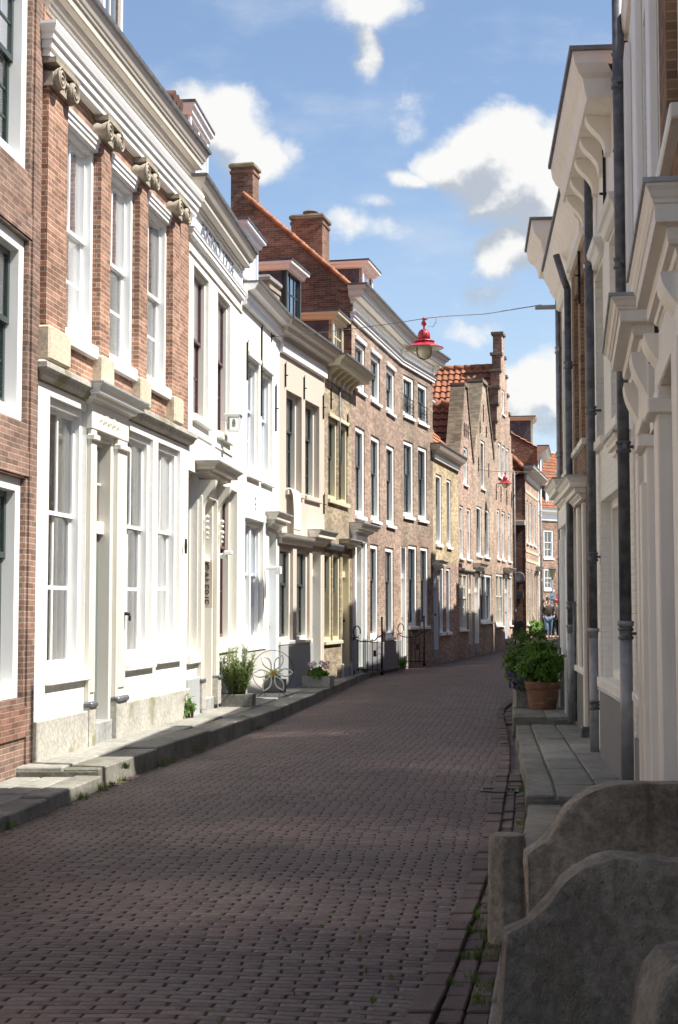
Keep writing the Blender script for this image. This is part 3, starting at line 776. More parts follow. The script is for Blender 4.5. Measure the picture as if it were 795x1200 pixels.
    text('frieze_lettering', 'ANNO 1724', .285, CHALK, Matrix.Translation((2.0, -.026, 6.995)) @ Matrix.Rotation(PI/2, 4, 'X'), fz, .006, 1.75)
    H.cornice([(.04, 7.12), (.06, 7.13), (.06, 7.17), (.08, 7.18), (.085, 7.22), (.15, 7.24), (.16, 7.25), (.16, 7.32), (.18, 7.33), (.20, 7.35), (.23, 7.41), (.25, 7.45), (.26, 7.50)], .08, L - .28, W_STONE, (True, True))
    H.roof_par(3.2, 42, y0=.0, z=7.36)
    q = MB(); q.box(.0, L, .02, .2, 7.1, 7.32); H.add('gutter_board', q, LEAD)
    H.finish()
    H.dormer(1.9, 3.3, 7.6, 9.25, .4, 2.6, W_BLUEWHITE, W_WHITE, over=.09, halves=2, cols=2, rows=2)
    q = MB(); q.box(2.8, 3.02, -.30, -.06, 4.30, 4.34)
    lamp = empty('wall_lantern', (0, 0, 0), 0, 'square white wall lantern on the cream gallery house', 'lantern'); lamp.parent = None
    lamp.matrix_world = H.root.matrix_basis @ Matrix.Translation((2.50, 0, 1.74)) @ Matrix.Scale(.6, 4)
    bx = -.30
    fr = MB(); fr.box(-.19, .19, -.50, -.12, 4.66, 4.70); fr.box(-.22, .22, -.53, -.09, 4.70, 4.735); fr.box(-.15, .15, -.46, -.16, 4.30, 4.335)
    for x in (-1, 1):
        for y in (-.48, -.14):
            fr.loft([[(x*.165+dx, y+dy, 4.67) for dx, dy in ((-.012,-.012),(.012,-.012),(.012,.012),(-.012,.012))], [(x*.14+dx, (y+.31)*.85-.31+dy, 4.32) for dx, dy in ((-.012,-.012),(.012,-.012),(.012,.012),(-.012,.012))]])
    fr.box(-.03, .03, -.2, .0, 4.56, 4.60)
    fr.build('lantern_frame', W_WHITE, lamp, .004)
    g = MB()
    for a, b in (((-.16,-.48),(.16,-.48)), ((.16,-.48),(.16,-.14)), ((-.16,-.48),(-.16,-.14))):
        g.face([(a[0]*.86,(a[1]+.31)*.86-.31,4.335),(b[0]*.86,(b[1]+.31)*.86-.31,4.335),(b[0],b[1],4.66),(a[0],a[1],4.66)])
    g.build('lantern_glass', GLASS, lamp)
    g = MB(); g.lathe([(.0,-.1),(.04,-.08),(.05,0),(.03,.1),(0,.12)], (0,-.31,4.5), 12); g.box(-.14,.14,-.18,-.17,4.34,4.65); g.build('bulb', CURTAINW, lamp)

    # ---- narrow white house with pale blue sashes
    A3, B3 = B2, (-1.13, 27.22)
    H = House('narrow white stucco house with pale blue windows and a plain white cornice', A3, B3, 6.95, P_WHITE3, B_SIDE); L = H.L
    for x0, x1 in ((.50, 1.45), (1.72, 2.70)):
        H.win(x0, x1, 3.90, 5.88, rev=.05, fw=.07, sd=.07, fm=W_WHITE, sm=W_LBLUE, cols=2, up=1, lo=2, cur='full', sill=.08, sillm=P_WHITE3, head=.09, cm=CURTAINW)
    H.win(.36, 1.92, .98, 3.12, rev=.07, fw=.09, sd=.05, fm=W_WHITE, sm=W_LBLUE, cols=1, up=1, lo=2, cur='full', sill=.08, sillm=P_WHITE3, halves=2, head=.14, cm=CURTAINW)
    d = H.door(2.42, 3.28, .25, 3.02, rev=.16, fm=W_WHITE, dm=W_LBLUE, trans=2.4, rows=1)
    H.hood(2.34, 3.30, 3.34, .26, .26, W_CREAM)
    H.box('plinth', [(0, 2.40, -.04, .0, .1, .90)], P_GREYBASE if False else paint('pale_grey_plinth', (.55,.54,.52), .5, .08, .2), None, .008)
    H.box('porch_lamp', [(2.02, 2.10, -.24, -.02, 2.30, 2.36), (2.0, 2.12, -.3, -.2, 2.22, 2.36)], W_WHITE, None, .01)
    H.cornice([(.04, 6.66), (.08, 6.68), (.08, 6.74), (.10, 6.78), (.10, 6.90), (.22, 6.93), (.26, 7.0), (.30, 7.04)], .02, L - .02, W_WHITE, (False, False))
    H.anchor(.40, 5.45, 6.10); H.anchor(2.98, 4.9, 5.75); H.anchor(1.62, 5.0, 6.6)
    q = MB()
    for i, z in enumerate((3.34, 3.42, 3.52)): q.lathe([(0, -.02), (.035, -.01), (0, .0)], (1.18 + .01*i, -.0, z), 6, axis='y')
    H.add('worn_number_marks', q, SANDSTONE)  # small stand-in marks for the worn numbers on the wall
    H.rf = H.roof_par(3.0, 44, y0=.0, z=7.0); H.finish()
    H.dormer(1.6, 3.05, 7.2, 8.5, .35, 2.2, P_WHITE3, W_LBLUE, win=False)
    H.chimney(1.7, 2.3, 1.3, 1.8, 7.8, 9.5, B_COPE, H.rf, BLUESTONE)
    # ---- blush stucco house
    A4, B4 = B3, (-.31, 30.52)
    H = House('blush stucco house with dark green windows and a grey painted base', A4, B4, 6.95, P_BLUSH, B_SIDE); L = H.L
    for x0, x1 in ((.48, 1.60), (1.86, 2.98)):
        H.win(x0, x1, 3.88, 5.82, rev=.12, fw=.06, sd=.06, fm=W_CREAM, sm=W_GREEN, cols=2, up=1, lo=3, split=.36, cur='full', sill=.09, sillm=P_BLUSH, cm=CURTAINW)
    for x0, x1 in ((.0, .98), (1.22, 2.22)):
        H.win(x0 + .03, x1, 1.0, 2.78, rev=.06, fw=.07, sd=.06, fm=W_CREAM, sm=W_GREEN, cols=2, up=1, lo=2, split=.38, cur='full', sill=.07, sillm=W_CREAM, cm=CURTAINW)
    H.mould('shop_cornice', [(.03, 2.84), (.06, 2.86), (.08, 2.94), (.14, 2.97), (.17, 3.03)], .02, 2.26, W_CREAM, (True, False))
    d = H.door(2.40, 3.22, .22, 2.80, rev=.20, fm=W_CREAM, dm=W_GREY, trans=2.35, rows=1)
    H.hood(2.34, 3.24, 3.20, .28, .30, W_CREAM)
    H.box('plinth', [(0, 2.36, -.05, .0, .05, .92)], P_GREYBASE, None, .008)
    H.box('frieze', [(.02, L, -.025, .0, 6.64, 6.86)], W_BLUEWHITE, None, 0)
    H.mould('architrave', [(.03, 6.46), (.07, 6.48), (.07, 6.62), (.09, 6.64)], .02, L, W_WHITE, (False, False))
    H.cornice([(.04, 6.74), (.08, 6.77), (.10, 6.80), (.22, 6.82), (.24, 6.90), (.32, 6.93), (.34, 6.98), (.37, 7.04)], .02, L, W_STONE, (True, False))
    H.anchor(.36, 5.85, 6.3); H.anchor(1.72, 5.80, 6.25); H.anchor(3.25, 5.6, 6.1); H.anchor(3.30, 3.6, 4.0)
    rf = H.roof_par(3.4, 44, y0=.0, z=7.0); H.finish()
    H.chimney(.22, .95, .28, .62, 7.0, 8.02, SANDSTONE, rf, BLUESTONE)
    H.dormer(1.85, 2.95, 7.2, 8.65, .4, 2.6, LEAD, W_WHITE, sm=W_GREEN, cols=3, rows=3, over=.16)
    # ---- tan brick house with yellow joinery
    A5, B5 = B4, (.29, 33.14)
    H = House('narrow tan brick house with pale yellow window frames and bracketed cornice', A5, B5, 6.95, B_L5, B_SIDE); L = H.L
    for x0, x1 in ((.36, 1.24), (1.36, 2.25)):
        H.win(x0, x1, 3.96, 5.72, rev=.03, fw=.09, sd=.08, fm=W_YELLOW, sm=W_GREEN, cols=1, up=1, lo=2, split=.45, cur='full', sill=.09, head=.09)
    for x0, x1 in ((.02, .72), (.82, 1.52)):
        H.win(x0, x1, .92, 2.82, rev=.03, fw=.09, sd=.08, fm=W_YELLOW, sm=W_GREEN, cols=1, up=1, lo=2, split=.40, cur='full', sill=.07)
    H.mould('shop_cornice', [(.03, 2.86), (.08, 2.88), (.12, 2.96), (.12, 3.0)], .02, 1.56, GUTTER, (True, True))
    H.door(1.70, 2.50, .32, 2.84, rev=.12, fm=W_YELLOW, dm=W_YELLOW, rows=1, trans=2.38)
    H.hood(1.66, 2.50, 3.14, .26, .18, W_YELLOW)
    H.box('plinth', [(1.60, 1.70, -.05, .0, .05, .4), (2.5, 2.62, -.05, 0, .05, .4)], W_GREY, None, .008)
    H.box('frieze', [(.02, L - .02, -.03, .0, 6.50, 6.78)], W_YELLOW, None, 0)
    co = H.cornice([(.05, 6.76), (.28, 6.78), (.34, 6.80), (.36, 6.88), (.42, 6.92), (.46, 7.0)], .02, L - .04, W_YELLOW, (False, True))
    for i in range(6): H.bracket(.25 + i * .43, .11, 6.50, 6.77, .26, W_YELLOW, co, 'modillion')
    H.anchor(.55, 5.9, 6.35); H.anchor(2.2, 5.5, 6.0)
    q = MB(); q.tube([(1.30, -.04, 4.0), (1.30, -.04, 6.5)], .02, 8); H.add('downpipe', q, IRONPIPE)
    H.roof_par(3.4, 44, y0=.0, z=6.98); H.finish()
    H.dormer(1.45, 2.45, 7.05, 8.2, .15, 2.0, LEAD, W_YELLOW, sm=W_YELLOW, cols=2, rows=3, over=.16)
    # ---- tall rose brick house, two wings that bend with the street
    A6, B6 = B5, (1.67, 39.2)
    H = House('tall rose brick house of three storeys with a bright white cornice', A6, B6, 9.0, B_L6, B_SIDE, D=5.2); L = H.L
    for x0, x1 in ((.40, 1.52), (2.20, 3.36), (4.20, 5.36)):
        H.win(x0, x1, 6.74, 7.90, rev=.03, fw=.12, sd=.065, sm=W_GREEN, cols=2, up=1, lo=2, cur='full', sill=.08, head=.10)
        H.win(x0, x1 - .04, 3.78, 5.88, rev=.03, fw=.12, sd=.065, sm=W_GREEN, cols=2, up=1, lo=2, split=.42, cur='full', sill=.08)
    for x0, x1 in ((2.10, 3.10), (4.0, 5.16)):
        H.win(x0, x1, .88, 3.20, rev=.03, fw=.12, sd=.065, sm=W_GREEN, cols=2, up=1, lo=3, split=.36, cur='full', sill=.08)
    H.door(.22, 1.22, .25, 3.10, rev=.18, fm=W_WHITE, dm=W_GREY, trans=2.32, rows=1)
    dc = H.box('doorcase', [(.06, .22, -.07, 0, .9, 3.15), (1.22, 1.40, -.07, 0, .9, 3.15), (.04, 1.42, -.08, 0, 3.15, 3.32)], W_WHITE)
    H.box('doorcase_foot', [(.03, .24, -.10, .03, .2, .9), (1.20, 1.43, -.10, .03, .2, .9)], P_GREYBASE, dc, .01)
    H.hood(.06, 1.44, 3.56, .34, .24, W_CREAM)
    H.box('plinth', [(1.46, 6.0, -.05, .0, .05, .78)], P_GREYDK, None, .008)
    H.mould('architrave', [(.03, 8.26), (.06, 8.27), (.06, 8.33), (.09, 8.35), (.09, 8.40), (.14, 8.44)], .02, L, W_WHITE, (True, False))
    H.box('frieze', [(.04, L, -.04, .0, 8.43, 8.72)], W_WHITE, None, 0)
    H.cornice([(.05, 8.66), (.10, 8.70), (.12, 8.74), (.26, 8.76), (.30, 8.80), (.32, 8.90), (.38, 8.94), (.42, 9.02)], .05, L + .06, W_CREAM, (True, False))
    rf = H.roof_par(2.6, 42, y0=.0, z=9.0, verge=.0); H.finish()
    H.box('corner_pier', [(.0, .34, -.02, .3, 8.45, 8.95), (-.05, .4, -.06, .3, 8.95, 9.05)], B_SIDE, None, .01)
    q = MB()
    for k in range(11):      # verge tiles along the gable edge
        t0, t1 = k/11., (k+1)/11.
        q.tube([(-.02, .0 + 2.6*t0, 9.06 + 2.34*t0), (-.02, 2.6*t1 + .03, 9.08 + 2.34*t1)], .055, 8)
    H.add('verge_tiles', q, flat('verge_clay', (.29,.13,.075), .85, 0, .2, .3, 4))
    H.chimney(-.02, .50, 2.38, 2.92, 11.0, 12.15, B_SIDE, rf, B_COPE)
    H.chimney(2.1, 2.85, 1.2, 2.0, 9.6, 11.42, B_SIDE, rf, B_COPE, True)
    H.dormer(4.6, 5.9, 9.5, 10.75, .7, 2.6, LEAD, W_WHITE, cols=2, rows=2, over=.2)
    A, B = B6, (2.76, 42.5)
    H = House('brown brick house under the hanging red lamp, white cornice and iron window guards', A, B, 9.0, B_L6b, B_SIDE, D=5.2); L = H.L
    for i, (x0, x1) in enumerate(((.30, 1.38), (1.82, 2.86))):
        w = H.win(x0, x1, 6.92, 8.06, rev=.03, fw=.12, sd=.065, sm=W_GREEN, cols=2, up=1, lo=2, cur='full', sill=.08)
        g = MB()
        for z in (6.99, 7.2, 7.42): g.tube([(x0+.08, -.03, z), (x1-.08, -.03, z)], .012, 6)
        for k in range(7): g.tube([(x0+.1+k*(x1-x0-.2)/6, -.03, 6.99), (x0+.1+k*(x1-x0-.2)/6, -.03, 7.42)], .009, 6)
        H.add('window_guard', g, IRON, w)
        H.win(x0, x1 - .06, 4.14, 6.24, rev=.03, fw=.12, sd=.065, sm=W_GREEN, cols=2, up=1, lo=2, split=.42, cur='full', sill=.08)
    for x0, x1 in ((.76, 1.66), (2.04, 2.90)):
        H.win(x0, x1, 1.12, 3.38, rev=.03, fw=.11, sd=.065, sm=W_GREEN, cols=2, up=1, lo=2, split=.40, cur='side', sill=.08, cm=CURTAINW)
    H.door(.0, .56, .34, 3.30, rev=.12, fm=W_WHITE, dm=W_WHITE, trans=2.50, rows=1)
    H.mould('architrave', [(.03, 8.26), (.06, 8.27), (.06, 8.33), (.09, 8.35), (.09, 8.40), (.14, 8.44)], .0, L, W_WHITE, (False, True))
    H.box('frieze', [(.0, L, -.04, .0, 8.43, 8.72), (-.05, .12, -.07, 0, 8.44, 8.72), (L-.14, L+.02, -.07, 0, 8.44, 8.72)], W_WHITE, None, 0)
    co = H.cornice([(.05, 8.66), (.10, 8.70), (.12, 8.74), (.26, 8.76), (.30, 8.80), (.32, 8.90), (.38, 8.94), (.42, 9.02)], -.06, L + .02, W_CREAM, (False, True))
    for x in (.03, L - .06): H.bracket(x, .16, 8.44, 8.74, .26, W_CREAM, co)
    rf = H.roof_par(2.6, 42, y0=.0, z=9.0); H.finish()
    H.chimney(1.8, 2.2, 1.6, 2.0, 10.2, 10.75, B_COPE, rf, BLUESTONE)
    # ---- yellow brick house
    A7, B7 = B, (3.85, 46.71)
    H = House('small yellow brick house with a plain grey and white cornice', A7, B7, 6.3, B_L7, B_SIDE); L = H.L; H.split = (3.05, B_L8)
    for x0, x1 in ((.46, 1.40), (2.26, 3.04)):
        H.win(x0, x1, 3.54, 5.64, rev=.03, fw=.09, sd=.09, sm=W_GREEN, cols=1, up=1, lo=2, split=.42, cur='full', sill=.09)
    for x0, x1 in ((1.0, 1.72), (2.1, 2.84)):
        H.win(x0, x1, .90, 2.88, rev=.03, fw=.09, sd=.09, fm=W_BLUEWHITE, sm=W_GREEN, cols=1, up=1, lo=2, split=.42, cur='full', sill=.09)
    H.door(.05, .80, .42, 2.78, rev=.08, fm=W_LBLUE, dm=W_LBLUE, trans=2.3, rows=1)
    H.hood(.04, .84, 3.02, .26, .26, W_CREAM)
    H.cornice([(.03, 6.02), (.06, 6.04), (.06, 6.16), (.10, 6.18), (.12, 6.24), (.24, 6.28), (.30, 6.40), (.30, 6.44)], .02, L, W_STONE, (True, False))
    H.box('frieze', [(.0, L, -.075, .0, 6.03, 6.17)], W_WHITE, None, 0)
    H.roof_par(2.8, 48, y0=.0, z=6.35); H.finish()
    H.dormer(.55, 1.75, 6.75, 8.0, .4, 2.0, P_WHITE3, W_WHITE, cols=2, rows=3)
    return

def gable_houses():
    # pink brick neck gable, sand brick neck gable, salmon stepped gable
    A, B = (3.85, 46.71), (4.61, 49.58)
    H = House('pink brick gable house, narrowest of the pointed gables', A, B, 6.7, B_L8, B_SIDE, D=8); L = H.L
    H.gable_bands([(-.3, 0, L), (6.5, 0, L), (6.7, .04, L-.04), (7.2, .30, L-.34), (7.9, .62, L-.72), (8.6, .9, L-1.08), (9.0, 1.06, L-1.22)])
    H.win(1.05, 1.80, 5.72, 6.98, rev=.03, fw=.08, sd=.06, cols=2, up=1, lo=2, cur='full', sill=.06)
    for x0, x1 in ((.22, .92), (1.62, 2.36)): H.win(x0, x1, 3.26, 4.98, rev=.03, fw=.08, sd=.05, sm=W_CREAM, cols=2, up=2, lo=2, cur='full', sill=.06, cm=CURTAINW)
    H.win(.12, 1.72, .92, 2.78, rev=.03, fw=.08, sd=.04, fm=W_CREAM, cols=2, up=2, lo=3, cur='full', sill=.05, halves=2, cm=CURTAINW)
    H.door(1.86, 2.60, .42, 2.78, rev=.08, fm=W_CREAM, dm=paint('sage_door', (.40,.45,.38), .4), trans=2.2, rows=2, cols=2)
    H.mould('shop_cornice', [(.03, 2.84), (.08, 2.88), (.10, 2.94)], .05, 2.7, W_CREAM, (True, True))
    q = MB()
    for sx, pts in ((0, [(6.6, .0), (7.2, .30), (7.9, .62), (8.6, .9), (9.0, 1.06)]),(1, [(6.6, L), (7.2, L-.34), (7.9, L-.72), (8.6, L-1.08), (9.0, L-1.22)])):
        for (za, xa), (zb, xb) in zip(pts, pts[1:]):
            w = .10 if sx == 0 else -.10
            q.loft([[(xa-w*.6, -.05, za), (xa+w, -.05, za), (xa+w, .42, za), (xa-w*.6, .42, za)], [(xb-w*.6, -.05, zb), (xb+w, -.05, zb), (xb+w, .42, zb), (xb-w*.6, .42, zb)]])
    q.box(.98, L-1.14, -.06, .44, 9.0, 9.10)
    H.add('gable_coping', q, B_COPE)
    for x in (1.1, 1.85, 1.45): H.anchor(x, 7.3, 7.75)
    H.roof_perp(8.35, 6.4); H.finish()
    A, B = B, (5.78, 54.0)
    H = House('sand brick bell gable house with one tall attic window', A, B, 7.2, B_L9, B_SIDE, D=8); L = H.L
    H.gable_bands([(-.3, 0, L), (7.2, 0, L), (7.5, .16, L-.10), (8.0, .62, L-.5), (8.6, 1.1, L-.98), (9.2, 1.52, L-1.42), (9.7, 1.80, L-1.72)])
    H.win(1.62, 2.52, 5.88, 7.62, rev=.03, fw=.10, sd=.07, sm=W_GREEN, cols=2, up=1, lo=2, cur='none', sill=.06)
    for x0, x1 in ((.60, 1.66), (2.34, 3.42)): H.win(x0, x1, 3.46, 5.20, rev=.03, fw=.09, sd=.07, sm=W_GREEN, cols=2, up=2, lo=2, cur='side', sill=.06)
    H.win(1.36, 3.94, 1.14, 2.86, rev=.03, fw=.10, sd=.07, sm=W_GREEN, cols=2, up=1, lo=2, cur='none', sill=.07, halves=2)
    H.door(.12, 1.06, .42, 2.84, rev=.12, fm=W_WHITE, dm=W_WHITE, trans=2.25, rows=1)
    H.hood(.10, 1.10, 3.16, .30, .24, W_CREAM)
    q = MB()
    for sx, pts in ((0, [(7.2, .0), (7.5, .16), (8.0, .62), (8.6, 1.1), (9.2, 1.52), (9.7, 1.80)]), (1, [(7.2, L), (7.5, L-.10), (8.0, L-.5), (8.6, L-.98), (9.2, L-1.42), (9.7, L-1.72)])):
        for (za, xa), (zb, xb) in zip(pts, pts[1:]):
            w = .11 if sx == 0 else -.11
            q.loft([[(xa-w*.6, -.05, za), (xa+w, -.05, za), (xa+w, .5, za), (xa-w*.6, .5, za)], [(xb-w*.6, -.05, zb), (xb+w, -.05, zb), (xb+w, .5, zb), (xb-w*.6, .5, zb)]])
    q.box(1.70, L-1.62, -.07, .52, 9.7, 9.82)
    H.add('gable_coping', q, B_COPE)
    for x in (1.0, 1.4, 2.8, 3.3): H.anchor(x, 7.8 if 1.1 < x < 3 else 6.4, 8.2 if 1.1 < x < 3 else 6.9)
    H.anchor(2.15, 8.3, 8.9)
    H.roof_perp(9.0, 6.9); H.finish()
    A, B = B, (7.06, 58.81)
    H = House('salmon brick house with a tall stepped gable', A, B, 7.4, B_L10, B_SIDE, D=11); L = H.L
    c = 2.62; pts = [(-.3, 0, L), (7.3, 0, L)]; cop = []
    steps = [(7.3, 2.40), (8.0, 2.05), (8.7, 1.70), (9.4, 1.32), (10.1, .95), (10.8, .60), (11.5, .32)]
    for k, (z, hw) in enumerate(steps):
        zn = steps[k+1][0] if k + 1 < len(steps) else 12.35
        pts += [(z, max(0, c-hw), min(L, c+hw)), (zn, max(0, c-hw), min(L, c+hw))]
        cop.append((zn, hw, steps[k+1][1] if k + 1 < len(steps) else 0))
    H.gable_bands(pts)
    q = MB()
    for zn, hw, nx in cop:
        if nx: q.box(c-hw-.07, c-nx+.01, -.06, .42, zn-.01, zn+.09); q.box(c+nx-.01, c+hw+.07, -.06, .42, zn-.01, zn+.09)
        else: q.box(c-hw-.07, c+hw+.07, -.06, .42, zn-.01, zn+.10)
    H.add('step_coping', q, B_COPE)
    H.win(1.15, 1.90, 6.66, 8.0, rev=.03, fw=.10, sd=.07, cols=1, up=1, lo=2, cur='full', sill=.06)
    H.win(2.25, 3.0, 6.66, 8.0, rev=.03, fw=.10, sd=.07, cols=1, up=1, lo=2, cur='full', sill=.06); H.win(3.3, 4.05, 6.66, 8.0, rev=.03, fw=.10, sd=.07, cols=1, up=1, lo=2, cur='full', sill=.06)
    H.win(2.3, 2.95, 9.2, 10.2, rev=.03, fw=.10, sd=.07, cols=1, up=1, lo=1, cur='none', sill=.06)
    for x0, x1 in ((.75, 1.45), (1.95, 2.75), (3.6, 4.4)): H.win(x0, x1, 3.5, 5.4, rev=.03, fw=.09, sd=.06, cols=1, up=1, lo=2, cur='full', sill=.06)
    H.win(.35, 2.3, .95, 2.95, rev=.03, fw=.10, sd=.05, fm=W_CREAM, cols=2, up=1, lo=2, cur='full', sill=.05, halves=2); H.win(3.9, 4.7, .95, 2.95, rev=.03, fw=.10, sd=.05, cols=1, up=1, lo=2, cur='full', sill=.05)
    H.door(2.6, 3.5, .45, 2.95, rev=.1, fm=W_BLUEWHITE, dm=W_BLUEWHITE, trans=2.3, rows=1)
    H.hood(2.5, 3.6, 3.2, .28, .2, W_CREAM)
    for x in (.5, 1.7, 3.2, 4.5): H.anchor(x, 5.7, 6.3)
    H.downpipe(4.88, .3, 7.2, .045, .08, IRONPIPE)
    rf = H.roof_perp(11.1, 7.0, rx=c); H.finish()
    H.chimney(c-.12, c+.12, 4.6, 4.85, 10.9, 11.6, LEAD, rf, LEAD)
    # house that steps forward, with its side wall and tiled roof in view
    A, B = (7.80, 60.6), (9.13, 66.3)
    H = House('red brick house standing forward of the stepped gable, orange tiled roof', A, B, 7.3, B_L10, B_DARK, D=6); L = H.L
    for x0, x1 in ((.5, 1.3), (1.9, 2.7), (3.6, 4.5)):
        H.win(x0, x1, 4.4, 6.2, rev=.03, fw=.08, sd=.06, sm=W_WHITE, cols=1, up=1, lo=2, cur='full', sill=.07); H.win(x0, x1, .95, 3.3, rev=.03, fw=.08, sd=.06, fm=W_CREAM, cols=1, up=1, lo=2, cur='full', sill=.07)
    H.door(4.7, 5.5, .4, 3.2, rev=.1, fm=W_CREAM, dm=W_CREAM, trans=2.4, rows=1); H.hood(4.6, 5.6, 3.5, .25, .2, W_CREAM)
    for z in (3.6, 4.0, 6.5): H.box('stone_band', [(.0, L, -.02, .0, z, z+.12)], SANDBLOCK, None, 0)
    H.cornice([(.03, 7.0), (.08, 7.05), (.10, 7.25), (.25, 7.3), (.40, 7.5), (.40, 7.6)], .0, L, W_STONE, (True, True))
    q = MB(); D_ = 5.6; R_ = 1.6; zr = 10.3
    tile_slope(q, (-.1, D_, 7.2), (0, -1, 0), (R_ + .1, 0, zr - 7.2), D_, math.hypot(R_ + .1, zr - 7.2), 0, .24, .30, .5, .5)
    tile_slope(q, (-.1, 0, 7.4), (1, 0, 0), (0, D_/2, zr - 7.4), L + .1, math.hypot(D_/2, zr - 7.4), 0, .24, .30, R_/L, .0)
    q.face([(L, D_, 7.2), (-.1, D_, 7.2), (R_, D_/2, zr), (L, D_/2, zr)], 0, [(0,0),(3,0),(3,3),(0,3)])
    for k in range(11):
        t0, t1 = k/11., (k+1)/11.; q.tube([(-.1 + (R_+.1)*t0, D_/2*t0, 7.42 + (zr-7.38)*t0), (-.1 + (R_+.1)*t1, D_/2*t1, 7.46 + (zr-7.38)*t1)], .12, 8)
    H.add('roof', q, TILE); H.finish()
    H.box('side_shelf', [(-.25, .01, .0, .55, 5.1, 5.3)], W_STONE, None, .01)
    q = MB()
    q.lathe([(.0, 0), (.27, 0), (.27, .05), (.22, .06), (0, .05)], (0, 0, 0), 24, axis='y'); 
    q.v = [Vector((-v.y - .01, v.x + .30, v.z + 2.9)) for v in q.v]
    q.box(-.12, -.0, .1, .45, 2.05, 2.35)
    H.add('round_plaque', q, LEAD)
    # cream house beyond
    H = House('tall narrow cream house with a scrolled gable top in the distance', (9.13, 66.3), (9.80, 70.2), 8.8, P_WHITE2, B_SIDE, D=6); L = H.L
    for z0, z1 in ((1., 3.2), (4.2, 6.0), (6.7, 8.0)):
        for x0 in (.6, 2.3): H.win(x0, x0+.9, z0, z1, rev=.05, cols=1, up=1, lo=2, cur='full')
    H.cornice([(.03, 8.4), (.12, 8.5), (.14, 8.75), (.4, 8.85), (.5, 9.05)], .0, L, W_CREAM, (True, True))
    H.downpipe(.15, .3, 8.6, .06, .1, ZINC)
    H.roof_par(2.8, 30, y0=.0, z=8.95); H.finish()
    H.dormer(.5, 1.9, 9.2, 10.5, .3, 2.4, LEAD, W_YELLOW, cols=2, rows=2, over=.2)
    # the house that closes the view
    H = House('reddish brick house closing the bend, white framed windows and orange roof', (13.0, 96.3), (21.5, 103.5), 8.3, brick('brick_far', (.27,.15,.10), (.33,.19,.13), (.36,.3,.24)), B_SIDE, D=7); L = H.L
    for x0 in (.9, 2.6, 4.6, 6.6, 8.6):
        H.win(x0, x0+.95, 5.0, 6.9, rev=.03, fw=.1, cols=2, up=1, lo=2, cur='full', sill=.1); H.win(x0, x0+.9, 2.9 if x0 < 1.5 else 1.1, 4.3 if x0 < 1.5 else 3.6, rev=.03, fw=.1, cols=2, up=1, lo=2, cur='full', sill=.1)
    H.door(1.1, 2.0, .3, 2.5, rev=.1, dm=W_GREY); H.box('doorcase', [(3.55, 3.9, -.1, 0, .3, 4.2), (4.25, 4.55, -.1, 0, .3, 4.2), (3.5, 4.6, -.2, 0, 4.2, 4.6)], W_WHITE)
    H.cornice([(.03, 7.5), (.1, 7.55), (.12, 7.9), (.4, 8.1), (.5, 8.35)], .0, L, W_WHITE, (True, True))
    H.roof_par(3.6, 50, y0=.0, z=8.3); H.finish()
    H.dormer(1.6, 3.0, 8.7, 10.1, .4, 2.4, LEAD, W_WHITE, cols=2, rows=2)
    # grey roofed neighbour behind it with a white verge
    H = House('grey slate roofed house rising behind the bend', (14.8, 104.5), (26., 112.), 9.0, B_SIDE, B_SIDE, D=8); H.roof_par(4, 48, y0=0, z=9.0)
    H.finish(); H.box('white_verge', [(-.2, .1, -.1, .2, 8.8, 9.2)], W_WHITE)
    for c_ in H.root.children:
        if c_.name.startswith('roof'): c_.data.materials[0] = LEADPALE
